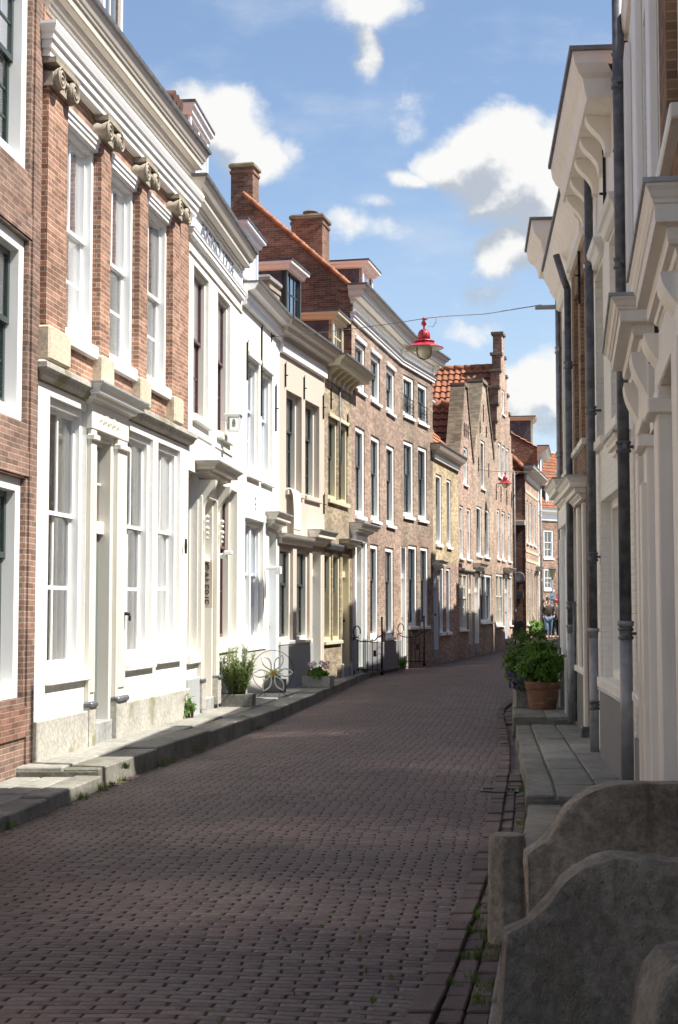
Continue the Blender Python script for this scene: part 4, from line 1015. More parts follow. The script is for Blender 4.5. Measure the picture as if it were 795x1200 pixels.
# ------------------------------------------------------------------ the right row, in shade
def right_houses():
    PB = painted_brick('white_painted_brick', (.84,.815,.745)); PB2 = painted_brick('off_white_painted_brick', (.83,.80,.72))
    TARBRICK = painted_brick('grey_tarred_brick', (.14,.14,.13))
    rx = lambda z: 1.39 + .089*z
    # far brick house whose cornice juts above the others
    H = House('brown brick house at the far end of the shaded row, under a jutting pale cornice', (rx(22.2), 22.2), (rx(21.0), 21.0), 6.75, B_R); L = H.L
    for z0, z1 in ((1., 2.9), (3.7, 5.6)):
        for x in (.3,): H.win(x, x+.65, z0, z1, rev=.06, fm=W_CREAM_R, sm=W_GREEN, cur='side')
    H.cornice([(.04, 6.45), (.10, 6.5), (.12, 6.7), (.26, 6.76), (.30, 6.95), (.40, 7.05), (.44, 7.24)], .1, L - .1, W_CREAM_R, (True, True))
    H.box('cable_bracket', [(.15, .23, -.34, .05, 6.20, 6.26)], W_GREY, None, .01)
    H.downpipe(1.08, .1, 6.4, .035, .05, ZINC)
    H.roof_par(3.4, 45, y0=0, z=7.1); H.finish()
    # white house with tall doorcase behind the potted shrubs
    H = House('white house with a tall panelled doorcase behind the potted shrubs', (rx(21.0), 21.0), (rx(19.0), 19.0), 6.2, P_WHITE3); L = H.L
    H.win(1.15, 1.85, 3.5, 5.6, rev=.08, sm=W_WHITE, cur='side'); H.win(.15, .85, 3.5, 5.6, rev=.08, sm=W_WHITE, cur='side')
    d = H.door(.35, 1.3, .32, 2.95, rev=.16, trans=2.35, rows=1)
    dc = H.box('doorcase', [(.08, .33, -.06, .0, .95, 2.75), (1.32, 1.60, -.06, .0, .95, 2.75), (.14, .26, -.08, .0, 1.05, 2.6), (1.39, 1.53, -.08, 0, 1.05, 2.6), (.05, 1.62, -.08, 0, 2.75, 3.02)], W_WHITE)
    H.box('doorcase_foot', [(.06, .36, -.10, .0, .1, .95), (1.29, 1.63, -.10, .0, .1, .95)], P_GREYBASE, dc, .015)
    H.hood(.12, 1.6, 3.34, .26, .32, W_CREAM_R)
    H.box('plinth', [(1.66, L, -.04, 0, .05, .92)], P_GREYBASE)
    H.cornice([(.04, 5.95), (.08, 5.98), (.08, 6.12), (.12, 6.16), (.18, 6.3), (.24, 6.40), (.26, 6.56)], 0, L + 2.4, W_CREAM_R, (False, False))
    H.roof_par(3.4, 45, y0=0, z=6.5); H.finish()
    # brown brick house with cream windows
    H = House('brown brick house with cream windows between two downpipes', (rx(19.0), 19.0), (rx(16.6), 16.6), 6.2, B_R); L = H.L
    H.win(.45, 1.05, .9, 2.75, rev=.04, fm=W_CREAM_R, cols=1, cur='full', fw=.09); H.win(1.25, 1.9, .9, 2.75, rev=.04, fm=W_CREAM_R, cols=1, cur='full', fw=.09)
    H.win(.45, 1.15, 3.6, 5.6, rev=.05, fm=W_CREAM_R, cols=1, cur='side'); H.win(1.45, 2.1, 3.6, 5.6, rev=.05, fm=W_CREAM_R, cols=1, cur='side')
    H.box('window_surround', [(.36, .44, -.05, .0, .85, 2.85), (1.06, 1.24, -.05, 0, .85, 2.85), (1.91, 2.05, -.05, 0, .1, 2.85)], W_CREAM_R)
    H.hood(.5, 1.9, 3.16, .24, .26, W_CREAM_R)
    H.box('plinth', [(.0, 1.88, -.03, .0, .05, .84)], TARBRICK, None, 0)
    H.box('pipe_shoe', [(1.9, 2.08, -.1, .02, .05, .24)], IRONPIPE, None, .02)
    H.anchor(1.6, 5.3, 6.0)
    H.downpipe(.42, .18, 5.75, .045, .08, IRONPIPE, lower=1.35)
    q = MB(); q.tube([(.42, -.08, 5.75), (.42, -.12, 5.85), (.42, -.22, 6.2)], .045, 12); H.add('pipe_bend', q, IRONPIPE)
    q = MB(); q.tube([(.62, -.05, .2), (.62, -.05, 1.7)], .02, 8); H.add('thin_pipe', q, IRONPIPE)
    H.roof_par(3.4, 45, y0=0, z=6.5); H.finish()
    # white painted brick house with modillion cornice
    H = House('white painted brick house with scrolled brackets under its cornice and a grey base panel', (rx(16.6), 16.6), (rx(12.1), 12.1), 6.3, PB); L = H.L
    S = lambda z: (16.6 - z) * 1.004
    H.win(S(15.1), S(12.95), .90, 2.72, rev=.10, fw=.09, sd=.06, fm=W_CREAM_R, sm=W_WHITE, cols=2, up=1, lo=1, split=.45, cur='full', halves=2, sill=.10, sillm=W_CREAM_R, cm=CURTAINW)
    for za, zb in ((15.5, 14.6), (13.9, 13.0)):
        H.win(S(za), S(zb), 3.35, 5.15, rev=.10, fw=.08, sd=.06, fm=W_CREAM_R, sm=W_WHITE, cols=2, up=1, lo=2, cur='full', sill=.09, cm=CURTAINW)
        H.mould('window_head', [(.02, 5.18), (.05, 5.20), (.07, 5.28), (.10, 5.30), (.11, 5.36)], S(za) - .05, S(zb) + .05, P_WHITE3)
    H.hood(S(13.05), S(12.45), 3.12, .14, .2, W_CREAM_R)
    H.box('base_panel', [(S(14.75), S(12.5), -.07, .0, .1, .78)], P_GREYDK, None, .012)
    H.box('panel_cap', [(S(14.78), S(12.47), -.085, .0, .785, .815)], W_GREY, None, .008)
    H.box('dark_edge', [(S(12.49), S(12.42), -.075, .0, .1, .80)], IRON, None, .004)
    H.anchor(S(14.1), 5.3, 6.1); H.anchor(S(12.75), 5.2, 6.2)
    co = H.cornice([(.05, 6.30), (.26, 6.33), (.28, 6.38), (.30, 6.50), (.34, 6.54), (.38, 6.62), (.40, 6.74)], .0, S(13.4), W_CREAM_R, (False, True))
    for k in range(5): H.bracket(S(13.65) - k*.68, .15, 5.95, 6.315, .24, W_CREAM_R, co, 'modillion')
    H.downpipe(S(15.25), .1, 6.25, .045, .08, IRONPIPE, lower=1.35)
    H.downpipe(S(12.02), .1, 8.6, .050, .09, IRONPIPE, lower=1.45)
    H.roof_par(3.4, 45, y0=0, z=6.5); H.finish()
    H.dormer(S(14.4), S(13.2), 6.7, 7.5, .35, 2., W_CREAM_R, W_CREAM_R, cols=2, rows=2, over=.1)
    # off-white house with cream doorcase
    H = House('off white painted house with a cream doorcase close to the stone stoop', (2.467, 12.1), (1.82, 8.06), 6.62, PB2); L = H.L
    S = lambda z: (12.1 - z) * 1.0127
    H.win(S(11.5), S(10.6), .95, 2.8, rev=.10, fm=W_CREAM_R, cur='full'); H.win(S(11.4), S(10.4), 4.0, 5.6, rev=.1, fm=W_WHITE, cur='side'); H.win(S(9.7), S(8.6), 4.0, 5.6, rev=.1, fm=W_WHITE, cur='side')
    H.box('upper_surround', [(S(11.9), S(11.5), -.05, 0, 3.9, 6.2), (S(10.3), S(9.8), -.05, 0, 3.9, 6.2), (S(8.5), S(8.15), -.05, 0, 3.9, 6.2)], W_WHITE)
    d = H.door(S(9.6), S(8.85), .35, 2.75, rev=.2, fm=W_CREAM_R, dm=W_GREEN, trans=2.3, rows=1)
    dc = H.box('doorcase', [(S(8.82), S(8.45), -.08, .0, .1, 2.62), (S(9.95), S(9.62), -.08, .0, .1, 2.62), (S(8.76), S(8.52), -.11, .0, .3, 2.35), (S(8.84), S(8.43), -.13, .0, 2.55, 2.62), (S(9.97), S(8.43), -.07, .0, 2.78, 3.1)], W_CREAM_R)
    H.bracket(S(8.64), .32, 2.66, 3.12, .16, W_CREAM_R, dc); H.bracket(S(9.8), .3, 2.66, 3.12, .16, W_CREAM_R, dc)
    H.box('shade_parapet', [(S(10.8), L, .0, 1.6, 6.6, 7.9)], PB2, None, .01)  # unseen block added above the wall to shade the near left pavement
    H.hood(S(9.9), S(8.55), 3.42, .28, .3, W_CREAM_R)
    H.box('tile_base', [(S(11.9), S(10.0), -.03, .0, .05, .56)], P_GREYDK, None, .006)
    H.box('tile_step', [(S(10.4), S(10.0), -.045, .0, .56, .68)], P_GREYDK, None, .006)
    H.anchor(S(8.28), 2.75, 3.3); H.cornice([(.03, 6.45), (.05, 6.5), (.06, 6.64)], 0, L, W_CREAM_R, gutter=False)
    H.roof_par(3.4, 45, y0=.15, z=6.5); H.finish()
    # brown brick house nearest on the right
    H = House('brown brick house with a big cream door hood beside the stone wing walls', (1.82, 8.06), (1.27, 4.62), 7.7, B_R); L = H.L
    S = lambda z: (8.06 - z) * 1.0127
    d = H.door(S(7.35), S(6.35), .45, 2.7, rev=.2, fm=W_CREAM_R, dm=W_GREEN, trans=2.3, rows=1)
    dc = H.box('doorcase', [(S(7.7), S(7.37), -.08, .0, .1, 2.75), (S(6.33), S(6.0), -.08, .0, .1, 2.75), (S(7.72), S(5.98), -.07, 0, 2.75, 3.02), (S(7.73), S(7.34), -.13, 0, 2.6, 2.68)], W_CREAM_R)
    H.bracket(S(7.53), .3, 2.74, 3.02, .14, W_CREAM_R, dc); H.bracket(S(6.16), .3, 2.74, 3.02, .14, W_CREAM_R, dc)
    H.hood(S(7.55), S(6.1), 3.38, .20, .34, W_CREAM_R)
    H.win(S(5.8), S(4.8), 1.0, 2.8, rev=.06, fm=W_CREAM_R, cur='full'); H.win(S(5.9), S(4.9), 3.9, 5.6, rev=.06, fm=W_CREAM_R, cur='full'); H.win(S(7.5), S(6.5), 3.9, 5.6, rev=.06, fm=W_CREAM_R, cur='full')
    H.cornice([(.03, 6.1), (.08, 6.14), (.10, 6.24), (.18, 6.28), (.2, 6.38)], 0, L, W_CREAM_R)
    H.roof_par(3.4, 45, y0=.1, z=7.65); H.finish()
    H = House('unseen low brick block added to shade the near right side', (1.26, 4.60), (-.5, -5.), 3.1, B_R, D=6); H.cornice([(.03, 2.9), (.08, 2.95), (.12, 3.12)], 0, H.L, W_CREAM_R); H.roof_par(2.5, 30, y0=.1, z=3.05); H.finish()  # out of view; added and sized to shade the stoop walls and foreground
    # houses round the bend on the right
    for lab, A, B, h, w in (('shaded orange brick house beyond the bend on the right', (6.9, 38.), (3.55, 22.6), 7.35, B_L1),
                            ('shaded pink brick house further round the bend on the right', (10.9, 52.), (7.0, 38.2), 8.6, B_L8),
                            ('shaded brown brick house farthest round the bend on the right', (17.3, 68.), (11.0, 52.2), 8.4, B_L6)):
        H = House(lab, A, B, h, w, D=7); L = H.L; n = int(L / 2.0)
        for k in range(n):
            x = .5 + k * (L - .6) / n
            H.win(x, x+1., 3.9, 5.8, rev=.05, cur='full')
            if k % 3 == 1: H.door(x, x+1., .3, 2.9, rev=.15, trans=2.3, dm=W_GREEN)
            else: H.win(x, x+1., 1., 2.9, rev=.05, cur='side')
        for k in range(int(L / 4.6)):        # plain stepped dormer gables along the eaves
            c = 2.3 + k * 4.6
            q = MB(); q.plate([(c-1.3, h-.2), (c+1.3, h-.2), (c+1.3, h+.6), (c+.8, h+.6), (c+.8, h+1.3), (c+.35, h+1.3), (c+.35, h+2.0), (c-.35, h+2.0), (c-.35, h+1.3), (c-.8, h+1.3), (c-.8, h+.6), (c-1.3, h+.6)], -.02, 1.6)
            H.add('dormer_gable', q, w)
        H.cornice([(.04, h-.4), (.1, h-.3), (.14, h-.1), (.3, h)], 0, L, W_CREAM_R)
        H.roof_par(3.4, 45, y0=0, z=h); H.finish()

# ------------------------------------------------------------------ ground
def lerp_tab(T):
    def f(z):
        if z <= T[0][0]:
            a, b = T[0], T[1]
        elif z >= T[-1][0]:
            a, b = T[-2], T[-1]
        else:
            for a, b in zip(T, T[1:]):
                if a[0] <= z <= b[0]: break
        t = (z - a[0]) / (b[0] - a[0]); return a[1] + (b[1] - a[1]) * t
    return f
def smooth(f, w=1.2):
    return lambda z: (f(z-w) + f(z-w/2) + f(z) + f(z+w/2) + f(z+w)) / 5.
XL = smooth(lerp_tab([(-10,-4.6),(5,-3.14),(10.8,-2.46),(14.4,-1.98),(16.6,-1.58),(20.3,-1.02),(26.8,-.22),(36,.93),(40.5,1.85),(44.9,2.72),(53.7,5.0),(59,6.55),(63.6,7.85),(75,11.2),(90,16.5),(110,24)]))
XG = smooth(lerp_tab([(-10,-3.2),(2,-.45),(5.7,.30),(7.2,.55),(9.7,.98),(12.2,1.31),(16,1.83),(23.7,2.60),(26,3.1),(38,5.7),(52,9.6),(68,15.4),(90,23.5),(110,31)]))
XK = smooth(lerp_tab([(-10,-2.4),(2,.02),(5.5,.55),(9.7,1.20),(11.7,1.52),(18.9,2.27),(21.6,2.60),(24,2.85),(26,3.25),(38,6.0),(52,9.9),(68,15.8),(90,24),(110,31.5)]))
def EL(z):
    t = max(0, min(1, (z - 48) / 26.)); return .36 * t * t * (3 - 2*t)

def road_material():
    m, nt, b, _ = new_mat('clinker_paving')
    uv = N(nt, 'ShaderNodeTexCoord').outputs['UV']; c = objco(nt)
    w = N(nt, 'ShaderNodeTexNoise', {'Vector': c, 'Scale': .9, 'Detail': 2}).outputs[1]
    w = N(nt, 'ShaderNodeVectorMath', {0: w, 1: (.5, .5, .5)}, operation='SUBTRACT').outputs[0]
    w2 = N(nt, 'ShaderNodeTexNoise', {'Vector': c, 'Scale': 7., 'Detail': 2}).outputs[1]
    w2 = N(nt, 'ShaderNodeVectorMath', {0: w2, 1: (.5, .5, .5)}, operation='SUBTRACT').outputs[0]
    p = N(nt, 'ShaderNodeVectorMath', {0: uv, 1: scaled(nt, w, (.10, .16, 0))}, operation='ADD').outputs[0]
    p = N(nt, 'ShaderNodeVectorMath', {0: p, 1: scaled(nt, w2, (.022, .014, 0))}, operation='ADD').outputs[0]
    s = N(nt, 'ShaderNodeSeparateXYZ', {0: p})
    RH, BL = .060, .180
    v = M(nt, 'DIVIDE', s.outputs[1], RH); row = M(nt, 'FLOOR', v); fy = M(nt, 'SUBTRACT', v, row)
    jit = N(nt, 'ShaderNodeTexWhiteNoise', {'W': row}, noise_dimensions='1D').outputs[0]
    off = M(nt, 'ADD', M(nt, 'MULTIPLY', M(nt, 'MODULO', row, 2.), .5), M(nt, 'MULTIPLY', jit, .16))
    u = M(nt, 'ADD', M(nt, 'DIVIDE', s.outputs[0], BL), off); ci = M(nt, 'FLOOR', u); fx = M(nt, 'SUBTRACT', u, ci)
    cell = N(nt, 'ShaderNodeTexWhiteNoise', {0: N(nt, 'ShaderNodeCombineXYZ', {0: ci, 1: row}).outputs[0]}, noise_dimensions='2D')
    rv = cell.outputs[0]
    # head joints are wide and dark, bed joints thin
    dx = M(nt, 'MULTIPLY', M(nt, 'MINIMUM', fx, M(nt, 'SUBTRACT', 1., fx)), BL)
    dy = M(nt, 'MULTIPLY', M(nt, 'MINIMUM', fy, M(nt, 'SUBTRACT', 1., fy)), RH)
    gw = M(nt, 'ADD', .002, M(nt, 'MULTIPLY', N(nt, 'ShaderNodeSeparateColor', {0: cell.outputs[1]}).outputs[1], .009))
    head = ramp(nt, M(nt, 'SUBTRACT', dx, gw), -.004, .004, 1, 0)
    bed = ramp(nt, dy, .0005, .006, 1, 0)
    gap = M(nt, 'MAXIMUM', head, M(nt, 'MULTIPLY', bed, M(nt, 'ADD', .22, M(nt, 'MULTIPLY', ramp(nt, noise(nt, c, 3.5, 3), .4, .65), .5))))
    base = mix(nt, rv, (.058,.035,.033), (.135,.088,.080))
    base = mix(nt, ramp(nt, N(nt, 'ShaderNodeSeparateColor', {0: cell.outputs[1]}).outputs[2], .75, 1., 0, .7), base, (.125,.105,.096))
    dust_glow = ramp(nt, noise(nt, c, .8, 5, .62), .42, .68, 0, .55)  # pale patches: random dust tone, also standing in for sun off the windows
    base = mix(nt, dust_glow, base, (.135,.103,.09))
    base = mix(nt, .5, base, mix(nt, ramp(nt, noise(nt, c, 45, 4, .7), .3, .7), (.6,.6,.6), (1.25,1.25,1.25)), 'MULTIPLY')
    moss = M(nt, 'MULTIPLY', gap, ramp(nt, noise(nt, c, 1.6, 4, .7), .50, .66))
    gcol = mix(nt, moss, (.010,.008,.006), (.035,.05,.012))
    col = mix(nt, gap, base, gcol)
    put(nt, b.inputs['Base Color'], col); put(nt, b.inputs['Roughness'], ramp(nt, gap, 0, 1, .62, .95))
    b.inputs['Specular IOR Level'].default_value = .35
    rnd = M(nt, 'MINIMUM', ramp(nt, dx, .004, .03), ramp(nt, dy, .0, .012))
    h = M(nt, 'ADD', M(nt, 'ADD', M(nt, 'MULTIPLY', rnd, 1.), M(nt, 'MULTIPLY', rv, .35)), M(nt, 'MULTIPLY', noise(nt, c, 50, 3), .18))
    h = M(nt, 'SUBTRACT', h, M(nt, 'MULTIPLY', head, .6))
    bump(nt, b, h, .75, .009)
    return m

def ground():
    RM = road_material()
    EARTH = stone('sandy_ground', (.16,.13,.10), (.22,.19,.15), 1.5)
    q = MB(); q.face([(-900,-500,-.35), (900,-500,-.35), (900,1500,-.35), (-900,1500,-.35)]); tag(q.build('ground', EARTH), kind='structure')
    q = MB(); prev = None; z = -9.; acc = 0
    while z < 112:
        dz = .5 if z < 30 else 1.5
        xl, xr = XL(z) - .06, XG(z); row = []
        n = 12
        for i in range(n + 1):
            t = i / n; x = xl + (xr - xl) * t
            cam = .05 * (1 - (2*t - 1) ** 2) - .03
            row.append((q.pt((x, z, EL(z) + cam)), ((x - XL(z)) , acc)))
        if prev:
            for i in range(n): q.fidx((prev[i][0], prev[i+1][0], row[i+1][0], row[i][0]), 0, (prev[i][1], prev[i+1][1], row[i+1][1], row[i][1]), True)
        prev = row; z += dz
        acc += dz * math.hypot(1, (XL(z) - XL(z - dz)) / dz)
    tag(q.build('road', RM, recalc=False), kind='structure')
    # gutter strip on the right, laid lengthwise
    q = MB(); prev = None; z = -9.; acc = 0
    while z < 112:
        dz = .5 if z < 30 else 1.5
        row = []
        for i in range(3):
            t = i / 2; x = XG(z) - .02 + (XK(z) + .06 - XG(z)) * t
            row.append((q.pt((x, z, EL(z) - .048 - .012 * (1 - abs(2*t - 1)))), (acc, t * max(.2, XK(z) - XG(z)))))
        if prev:
            for i in range(2): q.fidx((prev[i][0], prev[i+1][0], row[i+1][0], row[i][0]), 0, (prev[i][1], prev[i+1][1], row[i+1][1], row[i][1]), True)
        prev = row; acc += dz; z += dz
    tag(q.build('gutter_paving', RM, recalc=False), kind='structure')
    # raised brick course between road and gutter
    q = MB(); z = 1.5; r2 = random.Random(5)
    while z < 60:
        ln = .20 + r2.uniform(-.01, .02); x = XG(z); dx = XG(z + ln) - x
        h = r2.uniform(-.006, .01); a = (x, z + .006); b_ = (x + dx, z + ln - .006); w = .055 + r2.uniform(-.004, .004); e = EL(z)
        q.loft([[(p[0]+sx*w + r2.uniform(-.004,.004), p[1], e + zz + h) for p in (a, b_) for sx in ((-1, 1) if p is a else (1, -1))] for zz in (-.08, -.008)], True, True)
        z += ln + .006
    tag(q.build('kerb_course', CLINKER, bevel=.006), kind='structure')
    # bricks of the right gutter, laid lengthwise in uneven rows
    q = MB(); r2 = random.Random(8)
    for row in range(4):
        z = 3.5 + row*.07
        while z < 24:
            ln = .20 + r2.uniform(-.02, .03); a0, a1 = XG(z) + .062, XK(z) - .01; b0, b1 = XG(z+ln) + .062, XK(z+ln) - .01
            if a1 - a0 > .12:
                n = max(1, round((a1 - a0) / .105))
                if row < n:
                    f0, f1 = row/n, (row+1)/n; h = r2.uniform(-.010, .008); g_ = .005
                    P4 = [(a0+(a1-a0)*f0+g_, z+.006), (a0+(a1-a0)*f1-g_, z+.006), (b0+(b1-b0)*f1-g_, z+ln-.006), (b0+(b1-b0)*f0+g_, z+ln-.006)]
                    tl = [r2.uniform(-.004,.004) for _ in range(4)]
                    q.loft([[(x + r2.uniform(-.003,.003), y, zz + (h + tl[k] if zz > -.05 else 0)) for k, (x, y) in enumerate(P4)] for zz in (-.09, -.028)], True, True)
            z += ln + .004
    tag(q.build('gutter_bricks', CLINKER, bevel=.007), kind='structure')
    # pavements of stone slabs
    def strip(name, z0, z1, xo, xi, h, rows, mat, seed, edge=True, lens=(.7, 1.25), thick=.2, drop=.0, el=True, edgemat=None):
        r = random.Random(seed); q = MB(); side = 1 if xi(z0) > xo(z0) else -1
        e = (lambda z: EL(z)) if el else (lambda z: 0)
        q.loft([[(xo(z) + side*.03, z, e(z) + h - .03), (xi(z), z, e(z) + h - .03), (xi(z), z, -.3), (xo(z) + side*.03, z, -.3)] for z in [z0 + (z1-z0)*k/max(2, int((z1-z0)/1.5)) for k in range(max(2, int((z1-z0)/1.5)) + 1)]], True, True, 1)
        for (fa, fb) in rows:
            z = z0 + (0 if fa == 0 else r.uniform(-.4, 0))
            while z < z1:
                ln = r.uniform(*lens); za = max(z, z0) + .005; zb = min(z + ln, z1) - .005; z += ln
                if zb - za < .04: continue
                hh = h + r.uniform(-.007, .007) + (r.uniform(-.012, .006) if fa == 0 else 0); tl = r.uniform(-.004, .004)
                def X(zq, f): return xo(zq) + (xi(zq) - xo(zq)) * f
                g = .004 * side; jit = r.uniform(-.012, .012) if fa == 0 else 0
                nseg = 2
                loops = []
                for k in range(nseg + 1):
                    zq = za + (zb - za) * k / nseg
                    a = X(zq, fa) + g + jit; b_ = X(zq, fb) - g
                    loops.append([(a, zq, e(zq) + hh), (b_, zq, e(zq) + hh + tl), (b_, zq, e(zq) + hh - (thick if fa == 0 else .06)), (a + (-.012*side if fa == 0 else 0), zq, e(zq) + hh - (thick + .12 if fa == 0 else .06))])
                q.loft(loops, True, True, 1 if fa == 0 else 0)
        o = q.build(name, [mat, SLABEDGE], bevel=.012 if edge else .006)
        return tag(o, kind='structure')
    xfac = lerp_tab([(2.,-4.08),(14.1,-2.88),(19.62,-2.07),(23.85,-1.63),(27.22,-1.14),(30.52,-.32),(33.14,.28),(39.2,1.66),(42.5,2.75),(46.71,3.84),(54,5.78),(58.81,7.05),(66.3,9.3),(80,14)])
    ko = lambda z: XL(z) - .04
    strip('pavement', 2., 13.33, lambda z: XL(z) - .03, lambda z: xfac(z) - .02, .08, [(0, .30), (.31, .66), (.67, 1.)], PAVE, 3, thick=.14)
    strip('pavement', 13.36, 19.7, lambda z: ko(z) - .02, lambda z: xfac(z) - .04, .16, [(0, .42), (.42, 1.)], PAVE, 4, lens=(1.6, 2.9), thick=.17)
    strip('pavement', 19.72, 26.8, lambda z: ko(z) - .0, lambda z: xfac(z) - .04, .14, [(0, .38), (.39, 1.)], PAVE, 5, lens=(.9, 1.7), thick=.15)
    strip('pavement', 26.82, 39.9, lambda z: ko(z) - .02, lambda z: xfac(z) - .04, .11, [(0, .36), (.37, 1.)], PAVE, 6, lens=(.9, 1.7), thick=.15)
    strip('pavement', 39.92, 47.2, lambda z: ko(z) + .02, lambda z: xfac(z) - .04, .36, [(0, .40), (.41, 1.)], PAVE, 7, lens=(1.5, 2.4), thick=.36)
    strip('pavement', 47.22, 66, lambda z: ko(z) + .02, lambda z: xfac(z) - .1, .15, [(0, .36), (.37, 1.)], PAVE, 8, lens=(.9, 1.7), thick=.15)
    rfac = lerp_tab([(-10,-.9),(4.6,1.3),(8.06,1.86),(12.1,2.5),(22.8,3.45),(23.2,3.6),(38,6.95),(52,10.95),(68,17.4),(90,26)])
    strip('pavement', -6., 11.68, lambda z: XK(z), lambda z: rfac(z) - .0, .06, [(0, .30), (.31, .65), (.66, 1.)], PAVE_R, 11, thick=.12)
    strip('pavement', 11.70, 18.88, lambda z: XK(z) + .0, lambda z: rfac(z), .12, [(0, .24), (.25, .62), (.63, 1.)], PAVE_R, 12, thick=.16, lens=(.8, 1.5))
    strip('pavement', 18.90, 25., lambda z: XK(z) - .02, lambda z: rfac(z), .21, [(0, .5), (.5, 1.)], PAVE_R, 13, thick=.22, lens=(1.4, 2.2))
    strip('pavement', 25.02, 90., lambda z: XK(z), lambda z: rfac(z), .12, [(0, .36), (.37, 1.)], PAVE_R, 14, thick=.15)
    # iron gully in the right gutter
    g = empty('gully_grate', (1.44, 13.15, -.035), math.radians(-7), 'rusty iron gully grate set in the right gutter', 'drain cover')
    q = MB(); q.box(-.17, .17, -.13, -.11, -.02, .022); q.box(-.17, .17, .11, .13, -.02, .022); q.box(-.17, -.15, -.11, .11, -.02, .022); q.box(.15, .17, -.11, .11, -.02, .022)
    q.build('frame', IRON, g)
    q = MB()
    for k in range(8): q.box(-.15 + .04*k, -.128 + .04*k, -.11, .11, -.02, .014)
    q.build('grate_bars', flat('rusty_iron', (.06,.04,.03), .8), g)
    # weeds and grass in joints
    GR = leaf_mat('grass_blades', (.07,.12,.02), (.12,.17,.04), .3)
    q = MB(); r = random.Random(9)
    def tuft(x, y, z, n, hgt, spread):
        for _ in range(n):
            a = r.uniform(0, 2*PI); d = r.random()**.7 * spread; bx, by = x + d*math.cos(a), y + d*math.sin(a)
            lx, ly = r.uniform(-.5, .5)*hgt, r.uniform(-.5, .5)*hgt; hh = hgt * r.uniform(.5, 1.1); w = .0035
            wx, wy = w*math.cos(a+1.5), w*math.sin(a+1.5)
            q.face([(bx-wx, by-wy, z-.01), (bx+wx, by+wy, z-.01), (bx+lx*.5+wx*.7, by+ly*.5+wy*.7, z+hh*.65), (bx+lx*.5-wx*.7, by+ly*.5-wy*.7, z+hh*.65)])
            q.face([(bx+lx*.5-wx*.7, by+ly*.5-wy*.7, z+hh*.65), (bx+lx*.5+wx*.7, by+ly*.5+wy*.7, z+hh*.65), (bx+lx, by+ly, z+hh)])
    for _ in range(34):
        z = r.uniform(5.0, 9.5); x = XG(z) + r.uniform(.06, XK(z) - XG(z))
        tuft(x, z, -.04, r.randint(10, 40), r.uniform(.02, .06), r.uniform(.02, .07))
    for _ in range(13):
        z = r.uniform(5.6, 7.6); x = XK(z) - r.uniform(.0, .16)
        tuft(x, z, -.035, r.randint(14, 40), r.uniform(.02, .055), r.uniform(.03, .07))
    for _ in range(16):
        z = r.uniform(9, 14); tuft(XK(z) - r.uniform(0, .05), z, -.035, 22, r.uniform(.02, .05), .05)
    for z in (10.6, 10.9, 13.2, 13.5, 13.9, 15.2, 15.5, 16.6, 19.9, 12.6):
        tuft(XL(z) - .0, z, -.02, 40, r.uniform(.03, .09), .08)
    for _ in range(40):
        z = r.uniform(5.4, 8.); tuft(r.uniform(-2.2, .4), z, .0, r.randint(4, 10), .022, .02)
    tuft(-1.95, 13.37, .16, 40, .05, .05); tuft(-1.30, 19.85, .14, 30, .05, .08)
    tag(q.build('grass', GR, recalc=False), kind='stuff')
    # fallen leaves and scraps along the left kerb
    q = MB()
    for _ in range(110):
        z = r.uniform(9.5, 17) if r.random() < .8 else r.uniform(6, 12)
        x = XL(z) + abs(r.gauss(0, .09)) if r.random() < .85 else r.uniform(-1.5, .3)
        s_ = r.uniform(.012, .03); a = r.uniform(0, PI)
        c_, sn = math.cos(a)*s_, math.sin(a)*s_; zz = .012 if x > XL(z) + .3 else -.005
        if x > XL(z) + .3: zz = .026
        q.face([(x-c_, z-sn, zz), (x+sn*.5, z-c_*.5, zz+.01), (x+c_, z+sn, zz+.004), (x-sn*.5, z+c_*.5, zz+.012)])
    tag(q.build('fallen_leaves', leaf_mat('dry_leaves', (.22,.12,.04), (.35,.24,.10), .2), recalc=False), kind='stuff')
